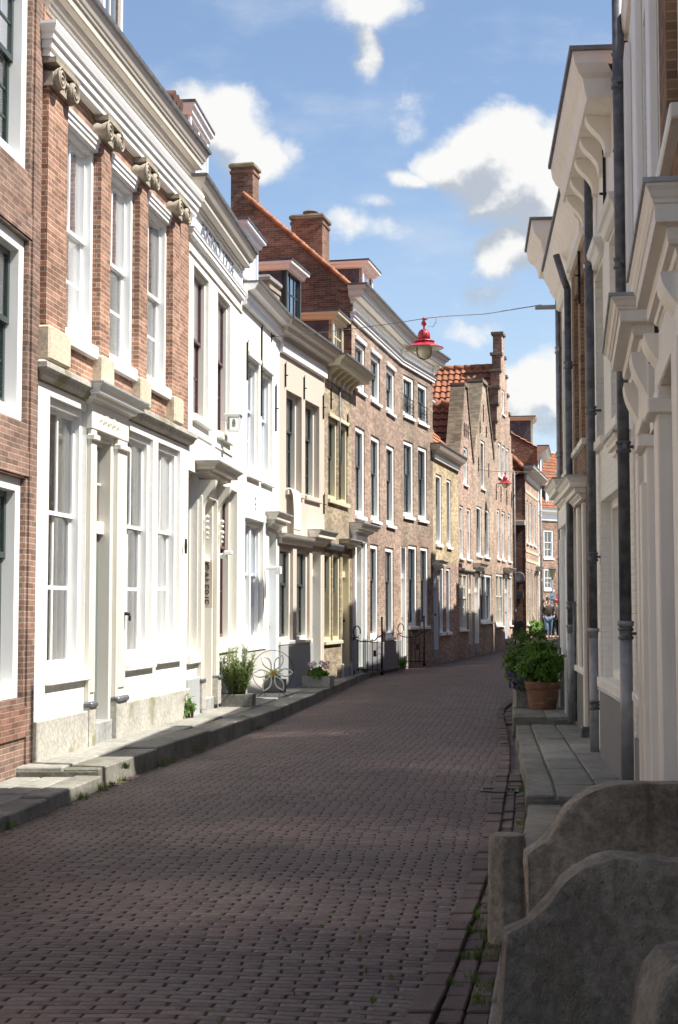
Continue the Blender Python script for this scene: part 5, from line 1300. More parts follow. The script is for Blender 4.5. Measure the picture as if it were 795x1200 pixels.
# ------------------------------------------------------------------ things in the street
def stone_stoop():
    # two ogee-topped wing walls that flank the steps of the nearest door
    def smooth_top(pts, n=5):
        P = [Vector((p[0], p[1])) for p in pts]; out = []
        for i in range(len(P) - 1):
            p0, p1, p2, p3 = P[max(i-1, 0)], P[i], P[i+1], P[min(i+2, len(P)-1)]
            for k in range(n):
                t = k / n
                out.append(.5*((2*p1) + (p2-p0)*t + (2*p0-5*p1+4*p2-p3)*t*t + (3*p1-p0-3*p2+p3)*t**3))
        out.append(P[-1]); return [(p.x, p.y) for p in out]
    def wing(label, top, xw, y, th, xb, h0, seed):
        r = random.Random(seed)
        prof = [(xb, h0)] + smooth_top(top) + [(xw, top[-1][1]), (xw, h0)]
        q = MB(); loops = []
        cx = sum(p[0] for p in prof)/len(prof); cz = sum(p[1] for p in prof)/len(prof)
        for dy, ins in ((0, .016), (.018, 0), (th - .02, 0), (th, .018)):
            loops.append([(p[0] + (cx-p[0])*ins*1.1 , y + dy, p[1] + (cz - p[1]) * ins * 1.3) for p in prof])
        # faces subdivided so the stone can be uneven
        q.loft(loops, True, True)
        o = q.build('stoop_wing_wall', OLDSTONE)
        bm = bmesh.new(); bm.from_mesh(o.data)
        bmesh.ops.triangulate(bm, faces=bm.faces[:], ngon_method='BEAUTY')
        for _ in range(5):
            bmesh.ops.subdivide_edges(bm, edges=[e for e in bm.edges if e.calc_length() > .05], cuts=1)
            bmesh.ops.triangulate(bm, faces=bm.faces[:])
        from mathutils import noise as nz
        for v in bm.verts:
            p = v.co
            d = nz.noise(p * 3.1 + Vector((seed, 0, 0))) * .014 + nz.noise(p * 11 + Vector((0, seed, 0))) * .006
            # chipped lower curve of the farther wall
            d -= max(0, nz.noise(p * 17) * .012) * max(0, 1 - abs(p.x - top[2][0]) / .25)
            v.co += v.normal * d if v.normal.length else Vector()
        bmesh.ops.recalc_face_normals(bm, faces=bm.faces[:])
        for f in bm.faces: f.smooth = True
        bm.to_mesh(o.data); bm.free()
        tag(o, label, 'stone wall', 'stone wing walls of the nearest stoop')
        return o
    wing('weathered stone wing wall with curved top nearest the viewer, lichen spotted face', [(.461,.70),(.500,.725),(.540,.750),(.585,.793),(.633,.854),(.692,.889),(.763,.906),(.858,.903),(.95,.897)], 1.20, 4.08, .13, .405, -.1, 3)
    wing('dished stone wing wall with chipped curve standing behind the bollard', [(.768,.60),(.80,.625),(.845,.658),(.898,.720),(.944,.787),(1.021,.850),(1.127,.884),(1.25,.890),(1.389,.892)], 1.52, 6.0, .14, .765, -.1, 8)
    # rounded stone post at the corner of the picture
    q = MB(); P = [(-.07, -.1), (-.068, .60), (-.062, .80), (-.052, .872), (-.035, .915), (-.008, .945), (.05, .955), (.16, .955), (.16, -.1)]
    q.loft([[(x*.95, dy, z - (.01 if dy in (0., .2) else 0)) for x, z in P] for dy in (0., .012, .188, .2)], True, True)
    o = q.build('stoop_post', OLDSTONE, bevel=.02, seg=3); o.location = (.628, 2.7, 0)
    tag(o, 'rounded stone post in the very corner, shoulder worn smooth', 'stone post')
    # octagonal bollard
    q = MB(); loops = []
    for z, s_ in ((-.1, 1.), (.0, 1.), (.45, .97), (.478, .93), (.49, .84)):
        w, c = .091*s_, .048*s_
        loops.append([(x, y, z) for x, y in ((-w+c,-w),(w-c,-w),(w,-w+c),(w,w-c),(w-c,w),(-w+c,w),(-w,w-c),(-w,-w+c))])
    q.loft(loops, True, True)
    o = q.build('bollard', OLDSTONE, bevel=.010, seg=2); o.location = (.828, 7.28, 0); o.rotation_euler = (0, math.radians(.6), .1)
    tag(o, 'short chamfered stone bollard at the edge of the gutter', 'bollard')

def leaf_quad(q, p, d, n, ln, w, curl=.15):
    d = d.normalized(); s_ = d.cross(n)
    if s_.length < 1e-4: s_ = Vector((1, 0, 0))
    s_.normalize(); n = s_.cross(d)
    a = q.pt(p); m1 = q.pt(p + d*ln*.45 + s_*w + n*ln*.04); m2 = q.pt(p + d*ln*.45 - s_*w + n*ln*.04); t = q.pt(p + d*ln - n*ln*curl)
    c = q.pt(p + d*ln*.5 - n*ln*.02)
    q.fidx((a, m2, c)); q.fidx((c, m2, t)); q.fidx((a, c, m1)); q.fidx((c, t, m1))

def rdir(r): 
    while True:
        v = Vector((r.uniform(-1,1), r.uniform(-1,1), r.uniform(-1,1)))
        if .05 < v.length < 1: return v.normalized()

def bush(name, base, rad, cz, n, ln, w, mat, seed, label, cat, clumps=26, stem_h=.25, group=None, whorl=6):
    r = random.Random(seed); root = empty(name, base, 0, label, cat, group)
    q = MB(); st = MB(); cen = Vector((0, 0, cz))
    C = []
    for _ in range(clumps):
        v = rdir(r); v = Vector((v.x*rad[0], v.y*rad[1], v.z*rad[2])) * r.uniform(.45, .98); C.append(cen + v)
    for c in C:
        a = Vector((r.uniform(-.04,.04), r.uniform(-.04,.04), 0)); mid = (a + c)*.5 + Vector((0, 0, .06))
        st.tube([a, mid, c], [.010, .007, .004], 5)
    k = 0
    while k < n:
        c = r.choice(C); out = (c - cen); out.normalize()
        p = c + Vector((r.gauss(0, rad[0]*.17), r.gauss(0, rad[1]*.17), r.gauss(0, rad[2]*.17)))
        axis = (out*.7 + Vector((0, 0, .6)) + rdir(r)*.5).normalized()
        for j in range(whorl):
            d = (axis*.35 + rdir(r)).normalized(); leaf_quad(q, p, d, (axis + rdir(r)*.4), ln*r.uniform(.6, 1.2), w*r.uniform(.7, 1.2)); k += 1
    q.build('foliage', mat, root, recalc=False); st.build('stems', flat('woody_stem', (.09,.07,.04), .8), root)
    return root

def planter(name, loc, rz, sx, sy, h, mat, label, group=None):
    root = empty(name, loc, rz, label, 'planter', group)
    q = MB(); t = .035
    q.loft([[(x*a, y*b, z) for x, y in ((-1,-1),(1,-1),(1,1),(-1,1))] for a, b, z in ((sx*.97, sy*.97, 0), (sx, sy, h), (sx - t, sy - t, h), (sx - t, sy - t, h - .05))], True, False)
    q.face([(x*sx*.97, y*sy*.97, .001) for x, y in ((-1,-1),(1,-1),(1,1),(-1,1))])
    q.build('tub', mat, root, .006)
    e = MB(); e.box(-sx+t, sx-t, -sy+t, sy-t, h-.08, h-.03); e.build('soil', flat('dark_soil', (.03,.022,.016), .95), root)
    return root

def plants():
    G1 = leaf_mat('glossy_green_leaves', (.06,.15,.016), (.12,.24,.03), .35)
    G2 = leaf_mat('deep_green_leaves', (.05,.11,.015), (.09,.16,.025), .25)
    GO = leaf_mat('oleander_leaves', (.10,.15,.045), (.24,.30,.11), .3)
    GB = leaf_mat('bright_green_leaves', (.08,.18,.03), (.15,.26,.05), .35)
    # terracotta pot with its shrub
    zp = .215
    pot = empty('terracotta_pot', (2.84, 20.35, zp), 0, 'large terracotta pot holding a leafy green shrub on the right pavement', 'flower pot')
    q = MB(); q.lathe([(.0, 0), (.175, 0), (.185, .02), (.225, .26), (.228, .27), (.243, .275), (.252, .37), (.245, .385), (.225, .38), (.215, .30), (0, .30)], (0, 0, 0), 36); q.build('tub', TERRA, pot)
    q = MB(); q.lathe([(0, .335), (.216, .335), (.216, .32), (0, .32)], (0, 0, 0), 24); q.build('soil', flat('pot_soil', (.03,.022,.016), .95), pot)
    bush('shrub', (2.82, 20.35, zp + .33), (.31, .31, .27), .29, 6500, .062, .019, G1, 2, 'leafy bright green shrub growing in the terracotta pot', 'shrub', 34)
    planter('stone_trough', (2.66, 20.75, zp), .05, .17, .14, .24, stone('trough_stone', (.20,.185,.165), (.28,.26,.23), 3.), 'small grey stone trough of violet flowers beside the terracotta pot')
    v = bush('violets', (2.62, 20.72, zp + .22), (.20, .16, .12), .11, 700, .05, .015, G2, 3, 'purple violets spilling over the small stone trough', 'flowers', 14)
    q = MB(); r = random.Random(4)
    for _ in range(34):
        p = Vector((r.uniform(-.22, .20), r.uniform(-.20, .05), r.uniform(.06, .27)))
        for k in range(5):
            a = k*2*PI/5 + r.random(); leaf_quad(q, p, Vector((math.cos(a), -.4, math.sin(a))), Vector((0, -1, .2)), .026, .012)
    q.build('blossoms', leaf_mat('violet_petals', (.08,.025,.28), (.13,.05,.40), .2), v, recalc=False)
    bush('shrub', (2.95, 22.0, .21), (.34, .5, .42), .62, 8000, .05, .016, G2, 6, 'rounded dark green shrub between the potted shrub and the white doorcase', 'shrub', 40)
    bush('shrub', (2.95, 23.3, .21), (.3, .5, .40), .58, 5000, .05, .015, G2, 7, 'dense low green shrub farthest along the right pavement', 'shrub', 34)
    # left side: oleander in a grey tub
    planter('oleander_tub', (-1.52, 21.95, .14), math.radians(84), .17, .25, .19, stone('concrete_tub', (.15,.145,.135), (.21,.205,.19), 3., bs=.2), 'grey concrete tub holding the tall oleander')
    root = empty('oleander', (-1.52, 21.95, .30), 0, 'tall bushy oleander with narrow leaves against the cream house', 'shrub')
    q = MB(); st = MB(); r = random.Random(12)
    for _ in range(46):
        a = r.uniform(0, 2*PI); rr = r.random()**.6 * .13; hh = r.uniform(.38, .76); lean = r.uniform(.05, .24)
        p0 = Vector((math.cos(a)*rr, math.sin(a)*rr*.9, 0)); p1 = p0 + Vector((math.cos(a)*lean*.9, math.sin(a)*lean, hh)); pm = (p0+p1)/2 + Vector((0,0,.03))
        st.tube([p0, pm, p1], [.006, .005, .003], 5)
        for k in range(46):
            t = r.uniform(.12, 1.0); p = p0.lerp(p1, t); b = r.uniform(0, 2*PI)
            leaf_quad(q, p, Vector((math.cos(b)*.75, math.sin(b)*.75, r.uniform(.2, 1.2))), Vector((0, 0, 1)), r.uniform(.07, .12), r.uniform(.006, .010), .2)
    q.build('foliage', GO, root, recalc=False); st.build('stems', flat('green_stem', (.10,.11,.05), .8), root)
    # tub with yellow flowers behind the wire flower
    planter('dark_tub', (-1.17, 25.75, .14), math.radians(82), .16, .22, .23, stone('dark_tub_stone', (.13,.125,.115), (.19,.18,.165), 3., bs=.2), 'dark stone tub of yellow flowers behind the wire flower')
    v = bush('yellow_flowers', (-1.17, 25.75, .35), (.16, .2, .08), .07, 500, .06, .014, GB, 15, 'low yellow flowers in the dark stone tub', 'flowers', 12)
    q = MB(); r = random.Random(5)
    for _ in range(40):
        p = Vector((r.uniform(-.17, .17), r.uniform(-.2, .2), r.uniform(.06, .2)))
        for k in range(5):
            a = k*2*PI/5; leaf_quad(q, p, Vector((math.cos(a), math.sin(a), .4)), Vector((0, 0, 1)), .03, .012)
    q.build('blossoms', leaf_mat('yellow_petals', (.62,.42,.02), (.70,.52,.05), .2), v, recalc=False)
    # trough with pink hydrangea
    planter('grey_trough', (-.40, 28.2, .113), math.radians(76), .19, .28, .20, stone('pale_trough', (.33,.32,.29), (.42,.40,.36), 3., bs=.2), 'low pale grey trough of pink hydrangeas on the left pavement')
    v = bush('hydrangea', (-.40, 28.2, .28), (.19, .26, .10), .09, 800, .085, .028, GB, 16, 'pink hydrangeas with fresh green leaves in the pale trough', 'flowers', 16)
    q = MB(); r = random.Random(6)
    for _ in range(11):
        c = Vector((r.uniform(-.2, .2), r.uniform(-.26, .26), r.uniform(.19, .27)))
        for _ in range(70):
            d = rdir(r)
            if d.z < -.3: continue
            leaf_quad(q, c + d*.055, d.cross(rdir(r)), d, .03, .012)
    q.build('blossoms', leaf_mat('pink_petals', (.82,.52,.55), (.88,.74,.72), .2), v, recalc=False)
    # weeds at the foot of the white wall, plants farther on
    bush('wall_weed', (-1.98, 19.42, .16), (.07, .16, .17), .12, 260, .06, .012, GB, 21, 'scruffy weed growing where the white and cream houses meet', 'weed', 10)
    bush('green_shrub', (8.35, 62.0, .38), (.45, .5, .42), .42, 900, .13, .045, GB, 22, 'bright green shrub at the foot of the forward brick house', 'shrub', 20)
    bush('doorway_shrub', (1.62, 37.4, .11), (.10, .12, .15), .15, 240, .06, .015, G1, 23, 'small dark shrub beside the second iron gate', 'shrub', 8)
    bush('street_shrub', (10.7, 74., .4), (.4, .5, .8), .85, 800, .16, .05, GB, 24, 'tall pale green shrub behind the walking people', 'shrub', 18)
    bush('street_shrub', (11.6, 77., .4), (.4, .5, .7), .75, 800, .16, .05, GB, 25, 'leafy green shrub right of the walking people', 'shrub', 18)

def ironwork():
    # wire flower ornament
    root = empty('wire_flower', (-1.10, 24.25, .143), math.radians(6), 'white wire daisy in an iron ring standing on the pavement', 'garden ornament')
    c = Vector((0, 0, .40)); R = .345
    q = MB(); q.tube([(R*math.cos(a), 0, c.z + .03 + R*math.sin(a)) for a in [2*PI*k/48 for k in range(48)]], .0055, 6, closed=True); q.build('ring', IRON, root)
    WH = flat('white_wire', (.80,.80,.78), .5)
    for k in range(6):
        a = math.radians(2 + 60*k); ax = Vector((math.cos(a), 0, math.sin(a))); pr = Vector((-math.sin(a), 0, math.cos(a)))
        L = []
        for i in range(25):
            t = i / 24.; u = t if t <= .5 else 1 - t; s_ = 1 if t <= .5 else -1
            f = u * 2; L.append(c + ax*(.05 + .285*f) + pr*(s_ * .062 * math.sin(PI*min(1, f)**1.15)) + Vector((0, -.02, 0)))
        p = MB(); p.tube(L, .013, 6); p.build('petal', WH, root)
    q = MB(); q.lathe([(0, -.045), (.03, -.042), (.055, -.025), (.058, 0), (.0, .01)], (0, 0, c.z), 16, axis='y')
    for i in range(9): q.lathe([(0,-.06),(.012,-.05),(.012,-.035),(0,-.03)], (.03*math.cos(i*.7)*(1 if i else 0), 0, c.z + .03*math.sin(i*.7)*(1 if i else 0)), 6, axis='y')
    q.build('flower_centre', flat('yellow_bead', (.62,.42,.10), .4), root)
    q = MB()
    for sx in (-1, 1):
        q = MB(); q.tube([(sx*.12, 0, c.z - .30), (sx*.22, .02, .03), (sx*.26, -.06, .006)], .006, 6); q.build('leg', IRON, root)
        q = MB(); q.tube([(sx*.14, 0, c.z-.26), (sx*.12, .16, .006)], .005, 6); q.build('leg', IRON, root)
    # wrought iron gates standing out from the wall
    def gate(x, y, ang, w, label):
        root = empty('iron_gate', (x, y, .11), ang, label, 'iron gate', 'low iron gates beside the tall brick house')
        q = MB(); q.tube([(w, 0, 0), (w, 0, 1.25)], .022, 8); q.lathe([(0, .06), (.03, .03), (.022, 0), (.022, -.02)], (w, 0, 1.27), 8); q.tube([(w, 0, 0), (w, 0, .14)], .04, 8); q.build('post', IRON, root)
        q = MB(); q.tube([(0, 0, 0), (0, 0, .85)], .016, 8); q.tube([(.01*0 + .08 - .08*math.cos(a), 0, .98 + .13*math.sin(a)) for a in [(-.6*PI) + 2.0*PI*k/20*.86 for k in range(21)]], .014, 6); q.build('post', IRON, root)
        top = [(.0, 0, .86), (.06, 0, .80), (.16, 0, .76), (w*.55, 0, .755), (w*.75, 0, .78), (w*.82, 0, .84), (w*.9, 0, .87), (w, 0, .90)]
        q = MB(); q.tube(top, .014, 6); q.tube([(0, 0, .12), (w, 0, .12)], .013, 6)
        n = 5
        for k in range(1, n + 1):
            xx = w * k / (n + 1); q.tube([(xx, 0, .06), (xx, 0, .9 if k % 2 else .84)], .009, 6)
        q.box(w*.70, w*.80, -.012, .012, .42, .56)
        for k in range(3): q.tube([(w*.8, 0, .3 + .14*k), (w*.92, 0, .36 + .14*k), (w, 0, .30 + .14*k)], .006, 5)
        q.build('gate_leaf', IRON, root)
    a = math.radians(-13.)
    gate(.33, 33.18, a, .66, 'low black iron gate by the doorcase of the rose brick house')
    gate(1.56, 38.55, a, .70, 'low black iron gate by the raised stone stoop')
    # dark bicycle-like boot scraper by the tan house
    # guard stone and bin in the distance
    q = MB(); q.plate([(-.22, 0), (.22, 0), (.22, .62), (.17, .75), (.0, .82), (-.17, .75), (-.22, .62)], -.12, .12)
    o = q.build('guard_stone', LEAD, bevel=.04); o.location = (7.42, 59.6, .35); tag(o, 'dark arched guard stone at the foot of the rough red side wall', 'guard stone')
    root = empty('street_bin', (9.85, 71.0, .36), .3, 'dark grey round topped bin beside the cream house', 'bin')
    q = MB(); q.lathe([(.0, 0), (.24, 0), (.27, .75), (.27, .78), (0, .78)], (0,0,0), 16); q.build('bin_body', LEAD, root)
    q = MB(); q.lathe([(.29, .78), (.28, .84), (.18, .92), (0, .95)], (0,0,0), 16); q.build('bin_lid', P_GREYDK, root)

def lamps():
    def lamp(loc, label, sc_=1.):
        root = empty('hanging_street_lamp', loc, .3, label, 'street lamp', 'red enamel lamps hung over the street'); root.scale = (sc_,)*3
        q = MB(); q.lathe([(.105, .245), (.108, .33), (.10, .37), (.075, .41), (.04, .435), (.0, .44)], (0,0,0), 28); q.lathe([(.105, .25), (.175, .235), (.185, .215), (.175, .205), (.11, .215)], (0,0,0), 32); q.build('cap', RED, root)
        q = MB(); q.lathe([(.115, .225), (.17, .19), (.25, .145), (.325, .115), (.335, .105), (.325, .10)], (0,0,0), 40, caps=False); q.build('shade', RED, root, recalc=False)
        q = MB(); q.lathe([(.325, .098), (.25, .128), (.17, .172), (.12, .205)], (0,0,0), 40, caps=False); q.build('reflector', ENAMEL_IN, root, recalc=False)
        q = MB(); q.lathe([(.118, .13), (.118, .04), (.11, -.01), (.085, -.05), (.045, -.07), (0, -.075)], (0,0,0), 28); q.build('globe', OPAL, root)
        q = MB()
        for a in (0, PI):
            q.tube([(.128*math.cos(a), .128*math.sin(a), .13), (.130*math.cos(a), .130*math.sin(a), .03), (.115*math.cos(a), .115*math.sin(a), -.03), (.06*math.cos(a), .06*math.sin(a), -.075), (0, 0, -.088)], .009, 6)
        q.build('globe_hoop', flat('dark_red_iron', (.10,.02,.02), .5), root)
        q = MB(); q.lathe([(0, .43), (.015, .435), (.015, .48), (.03, .50), (.052, .535), (.03, .575), (.02, .60), (.035, .615), (.012, .64), (0, .645)], (0,0,0), 12); q.box(-.06, .06, -.012, .012, .60, .615); q.build('hanger', RED, root)
        return root
    lamp((1.456, 24.6, 5.955), 'red enamel lamp hanging nearest, in front of the tall brick house')
    lamp((5.98, 52., 6.03), 'small red lamp hanging farther away before the stepped gable house', .83)
    def cable(name, pts, label, r=.009, sag=.05):
        q = MB(); P = []
        for a, b in zip(pts, pts[1:]):
            for k in range(12):
                t = k / 12.; v = Vector(a).lerp(Vector(b), t); v.z -= sag * 4 * t * (1 - t); P.append(v)
        P.append(Vector(pts[-1])); q.tube(P, r, 6)
        o = q.build(name, IRONPIPE); tag(o, label, 'cable')
        return o
    o = cable('lamp_cable', [(-1.20, 26.4, 6.60), (1.456, 24.6, 6.575)], 'black cable with pale conduit carrying the nearer red lamp across the street', .006, .03)
    q = MB(); q.tube([(1.49, 24.57, 6.50), (1.54, 24.5, 6.42), (1.60, 24.45, 6.40), (1.65, 24.40, 6.48), (1.66, 24.38, 6.575)], .006, 6); q.build('feed_wire', W_GREY, o)
    q = MB(); q.tube([(1.456, 24.6, 6.575), (1.75, 24.27, 6.545), (2.4, 23.5, 6.43), (3.10, 22.0, 6.26)], .009, 6); q.build('conduit', W_GREY, o)
    q = MB(); q.tube([(-1.33, 26.45, 6.60), (-1.18, 26.38, 6.62)], .02, 6); q.tube([(-1.24, 26.4, 6.72), (-1.24, 26.4, 6.5)], .014, 6); q.build('wall_hook', IRON, o)
    cable('lamp_cable', [(4.86, 50.5, 6.50), (5.98, 52., 6.545), (11.0, 53., 6.62)], 'thin cable carrying the smaller red lamp far down the street', .012, .03)
    # tall lantern post with banners
    root = empty('lamp_post', (11.75, 80., .36), 0, 'slender lamp post with old lantern and blue and red boards', 'street lamp')
    q = MB(); q.tube([(0,0,0),(0,0,.9),(0,0,3.0)], [.07,.05,.04], 10); q.build('post', IRONPIPE, root)
    q = MB(); q.loft([[(x*s_, y*s_, z) for x, y in ((-1,-1),(1,-1),(1,1),(-1,1))] for s_, z in ((.1,3.0),(.17,3.42))], True, True); q.build('lantern', flat('amber_glass', (.40,.36,.22), .2), root)
    q = MB(); q.loft([[(x*s_, y*s_, z) for x, y in ((-1,-1),(1,-1),(1,1),(-1,1))] for s_, z in ((.20,3.42),(.20,3.46),(.06,3.6))], True, True); q.build('lantern_roof', LEAD, root)
    b = MB(); b.box(-.16, .16, -.08, -.06, 1.55, 2.10); bo = b.build('blue_board', flat('blue_board', (.22,.42,.52), .4), root)
    q = MB(); q.tube([(-.08,-.085,1.97),(-.03,-.085,1.93),(.02,-.085,1.95),(.09,-.085,1.99)], .012, 5); q.box(-.1,.1,-.086,-.08,1.72,1.80); q.build('board_mark', RED, bo)
    b = MB(); b.box(.19, .37, -.06, -.04, 1.55, 2.12); b.build('red_board', flat('red_board', (.55,.12,.09), .4), root)

def towel():
    # white cloth hung from the first floor window of the blush house
    A = Vector((-1.13, 27.22, 0)); dv = Vector((-.31+1.13, 30.52-27.22, 0)).normalized(); nv = Vector((dv.y, -dv.x, 0))
    q = MB(); rows = []
    for j in range(22):
        t = j / 21.; row = []
        for i in range(13):
            u = i / 12.
            x = .74 + (u - .5) * (.50 + .03*math.sin(t*5)) + .06*t
            if t < .14: y = -.05 + .13 * (t/.14); z = 3.915 + .012*math.sin(u*9)
            else: y = .10 + .04 * math.sin(min(1, (t-.14)*6) * PI/2) + .02*math.sin(u*7 + t*3)*(t+.2); z = 3.905 - (t - .14) / .86 * .78 - .02*u
            p = A + dv*x + nv*y; row.append(q.pt((p.x, p.y, z)))
        rows.append(row)
    for a, b in zip(rows, rows[1:]):
        for i in range(12): q.fidx((a[i], a[i+1], b[i+1], b[i]), 0, None, True)
    o = q.build('hanging_cloth', TOWEL); s_ = o.modifiers.new('thick', 'SOLIDIFY'); s_.thickness = .012
    tag(o, 'long white cloth hung out over the sill of a blush house window', 'cloth')

def skin_mesh(name, verts, edges, rad, mat, parent):
    bm = bmesh.new(); L = bm.verts.layers.skin.verify(); V = []
    for (p, r) in zip(verts, rad):
        v = bm.verts.new(p); rr = r if isinstance(r, tuple) else (r, r); v[L].radius = rr; V.append(v)
    V[0][L].use_root = True
    for a, b in edges: bm.edges.new((V[a], V[b]))
    me = bpy.data.meshes.new(name); bm.to_mesh(me); bm.free(); me.materials.append(mat)
    o = bpy.data.objects.new(name, me); COL.objects.link(o); o.parent = parent
    s_ = o.modifiers.new('skin', 'SKIN'); s_.use_smooth_shade = True
    d = o.modifiers.new('sub', 'SUBSURF'); d.levels = 1; d.render_levels = 2
    return o

def person(loc, yaw, label, jacket, legs, hair, stride=.12, ht=1.0, cap=None, pack=False, jl=.85):
    root = empty('person', loc, yaw, label, 'person', 'people walking at the far end of the street'); root.scale = (ht,)*3
    SK = flat('skin', (.50,.30,.22), .5, 0, .3, .05)
    s = stride
    V = [(0,0,.95),(0,.0,1.15),(0,.0,1.38),(0,-.01,1.50),(0,-.02,1.58),(0,-.025,1.70),
         (-.10,0,.90),(-.10,-s*.6,.50),(-.10,-s*.4,.09),(-.10,-s-.13,.035),
         (.10,0,.90),(.10,s*.3,.50),(.10,s*1.2,.10),(.10,s*.9-.08,.035),
         (-.19,0,1.42),(-.25,.03,1.16),(-.23,-.08,.92),(-.22,-.11,.84),(.19,0,1.42),(.25,.0,1.16),(.22,-.12,.96),(.20,-.16,.88)]
    E = [(0,1),(1,2),(2,3),(3,4),(4,5),(0,6),(6,7),(7,8),(8,9),(0,10),(10,11),(11,12),(12,13),(2,14),(14,15),(15,16),(16,17),(2,18),(18,19),(19,20),(20,21)]
    Rr = [.13,.13,.14,.06,.075,.085,.09,.065,.045,.04,.09,.065,.045,.04,.06,.045,.032,.03,.06,.045,.032,.03]
    skin_mesh('body', V, E, Rr, SK, root)
    z0 = jl
    jv = [(0,0,z0+.06),(0,0,1.15),(0,0,1.40),(-.19,0,1.42),(-.25,.03,1.16),(-.235,-.07,.95),(.19,0,1.42),(.25,.0,1.16),(.225,-.11,.98),(0,0,1.49)]
    skin_mesh('jacket', jv, [(0,1),(1,2),(2,3),(3,4),(4,5),(2,6),(6,7),(7,8),(2,9)], [.18,.17,.175,.085,.068,.058,.085,.068,.058,.09], jacket, root)
    tv = [(0,0,.94),(-.10,0,.86),(-.10,-s*.6,.50),(-.10,-s*.4,.12),(.10,0,.86),(.10,s*.3,.50),(.10,s*1.2,.13)]
    skin_mesh('trousers', tv, [(0,1),(1,2),(2,3),(0,4),(4,5),(5,6)], [.155,.115,.085,.07,.115,.085,.07], legs, root)
    for x, y in ((-.10, -s*.4), (.10, s*1.2)):
        q = MB(); q.lathe([(.0,0),(.05,0),(.055,.05),(.045,.1),(0,.12)], (x, y, 0), 10); q.loft([[(x-.045,y,0),(x+.045,y,0),(x+.045,y,.09),(x-.045,y,.09)],[(x-.04,y-.2,0),(x+.04,y-.2,0),(x+.035,y-.2,.04),(x-.035,y-.2,.04)]]); q.build('shoe', W_DARK, root)
    q = MB()
    q.lathe([(.0,.115),(.05,.105),(.092,.06),(.103,.0),(.098,-.06),(.07,-.10)], (0, .012, 1.71), 16, caps=False)
    if not cap: q.build('hair', flat('hair_colour', hair, .7), root, recalc=False)
    else:
        q.build('hair', flat('hair_colour', hair, .7), root, recalc=False)
        c = MB(); c.lathe([(.112,.0),(.112,.05),(.09,.10),(0,.13)], (0,0,1.72), 16); c.loft([[(-.07,-.09,1.72),(.07,-.09,1.72),(.07,-.09,1.735),(-.07,-.09,1.735)],[(-.05,-.2,1.70),(.05,-.2,1.70),(.05,-.2,1.712),(-.05,-.2,1.712)]]); c.build('cap', cap, root)
    f = MB()
    for x in (-.032, .032): f.lathe([(0,-.012),(.011,-.006),(.011,.004),(0,.01)], (x, -.105, 1.70), 8, axis='y')
    f.build('eyes', IRON, root)
    f = MB(); f.loft([[(-.012,-.10,1.70),(.012,-.10,1.70),(.0,-.105,1.70)],[(-.016,-.105,1.66),(.016,-.105,1.66),(0,-.135,1.665)]]); f.build('nose', SK, root)
    if pack:
        q = MB(); q.loft([[(-.16,.12,1.02),(.16,.12,1.02),(.16,.12,1.44),(-.16,.12,1.44)],[(-.17,.30,1.0),(.17,.30,1.0),(.15,.28,1.42),(-.15,.28,1.42)]]); q.build('backpack', W_DARK, root, .04)

def people():
    J1 = flat('dark_brown_leather', (.05,.035,.03), .5); J2 = flat('taupe_cloth', (.17,.12,.11), .9); BL = flat('blue_denim', (.13,.20,.32), .9); BK = flat('black_cloth', (.02,.02,.025), .9)
    e = EL(66)
    person((9.50, 66., e), .1, 'man in a dark brown jacket and blue jeans walking in the street', J1, BL, (.10,.07,.05), .14, 1.05)
    person((9.42, 67.2, e), 1.9, 'person in dark clothes with a backpack, just behind the man in jeans', BK, BK, (.03,.02,.02), .12, 1.0, pack=True)
    person((9.88, 66.4, e), -.25, 'woman in a taupe jacket and red cap beside the man in jeans', J2, BK, (.16,.09,.05), .12, .98, cap=RED)
    person((10.18, 67.0, e), .9, 'person in black half hidden by the white doorcase edge', BK, BK, (.04,.03,.02), .1, .97)

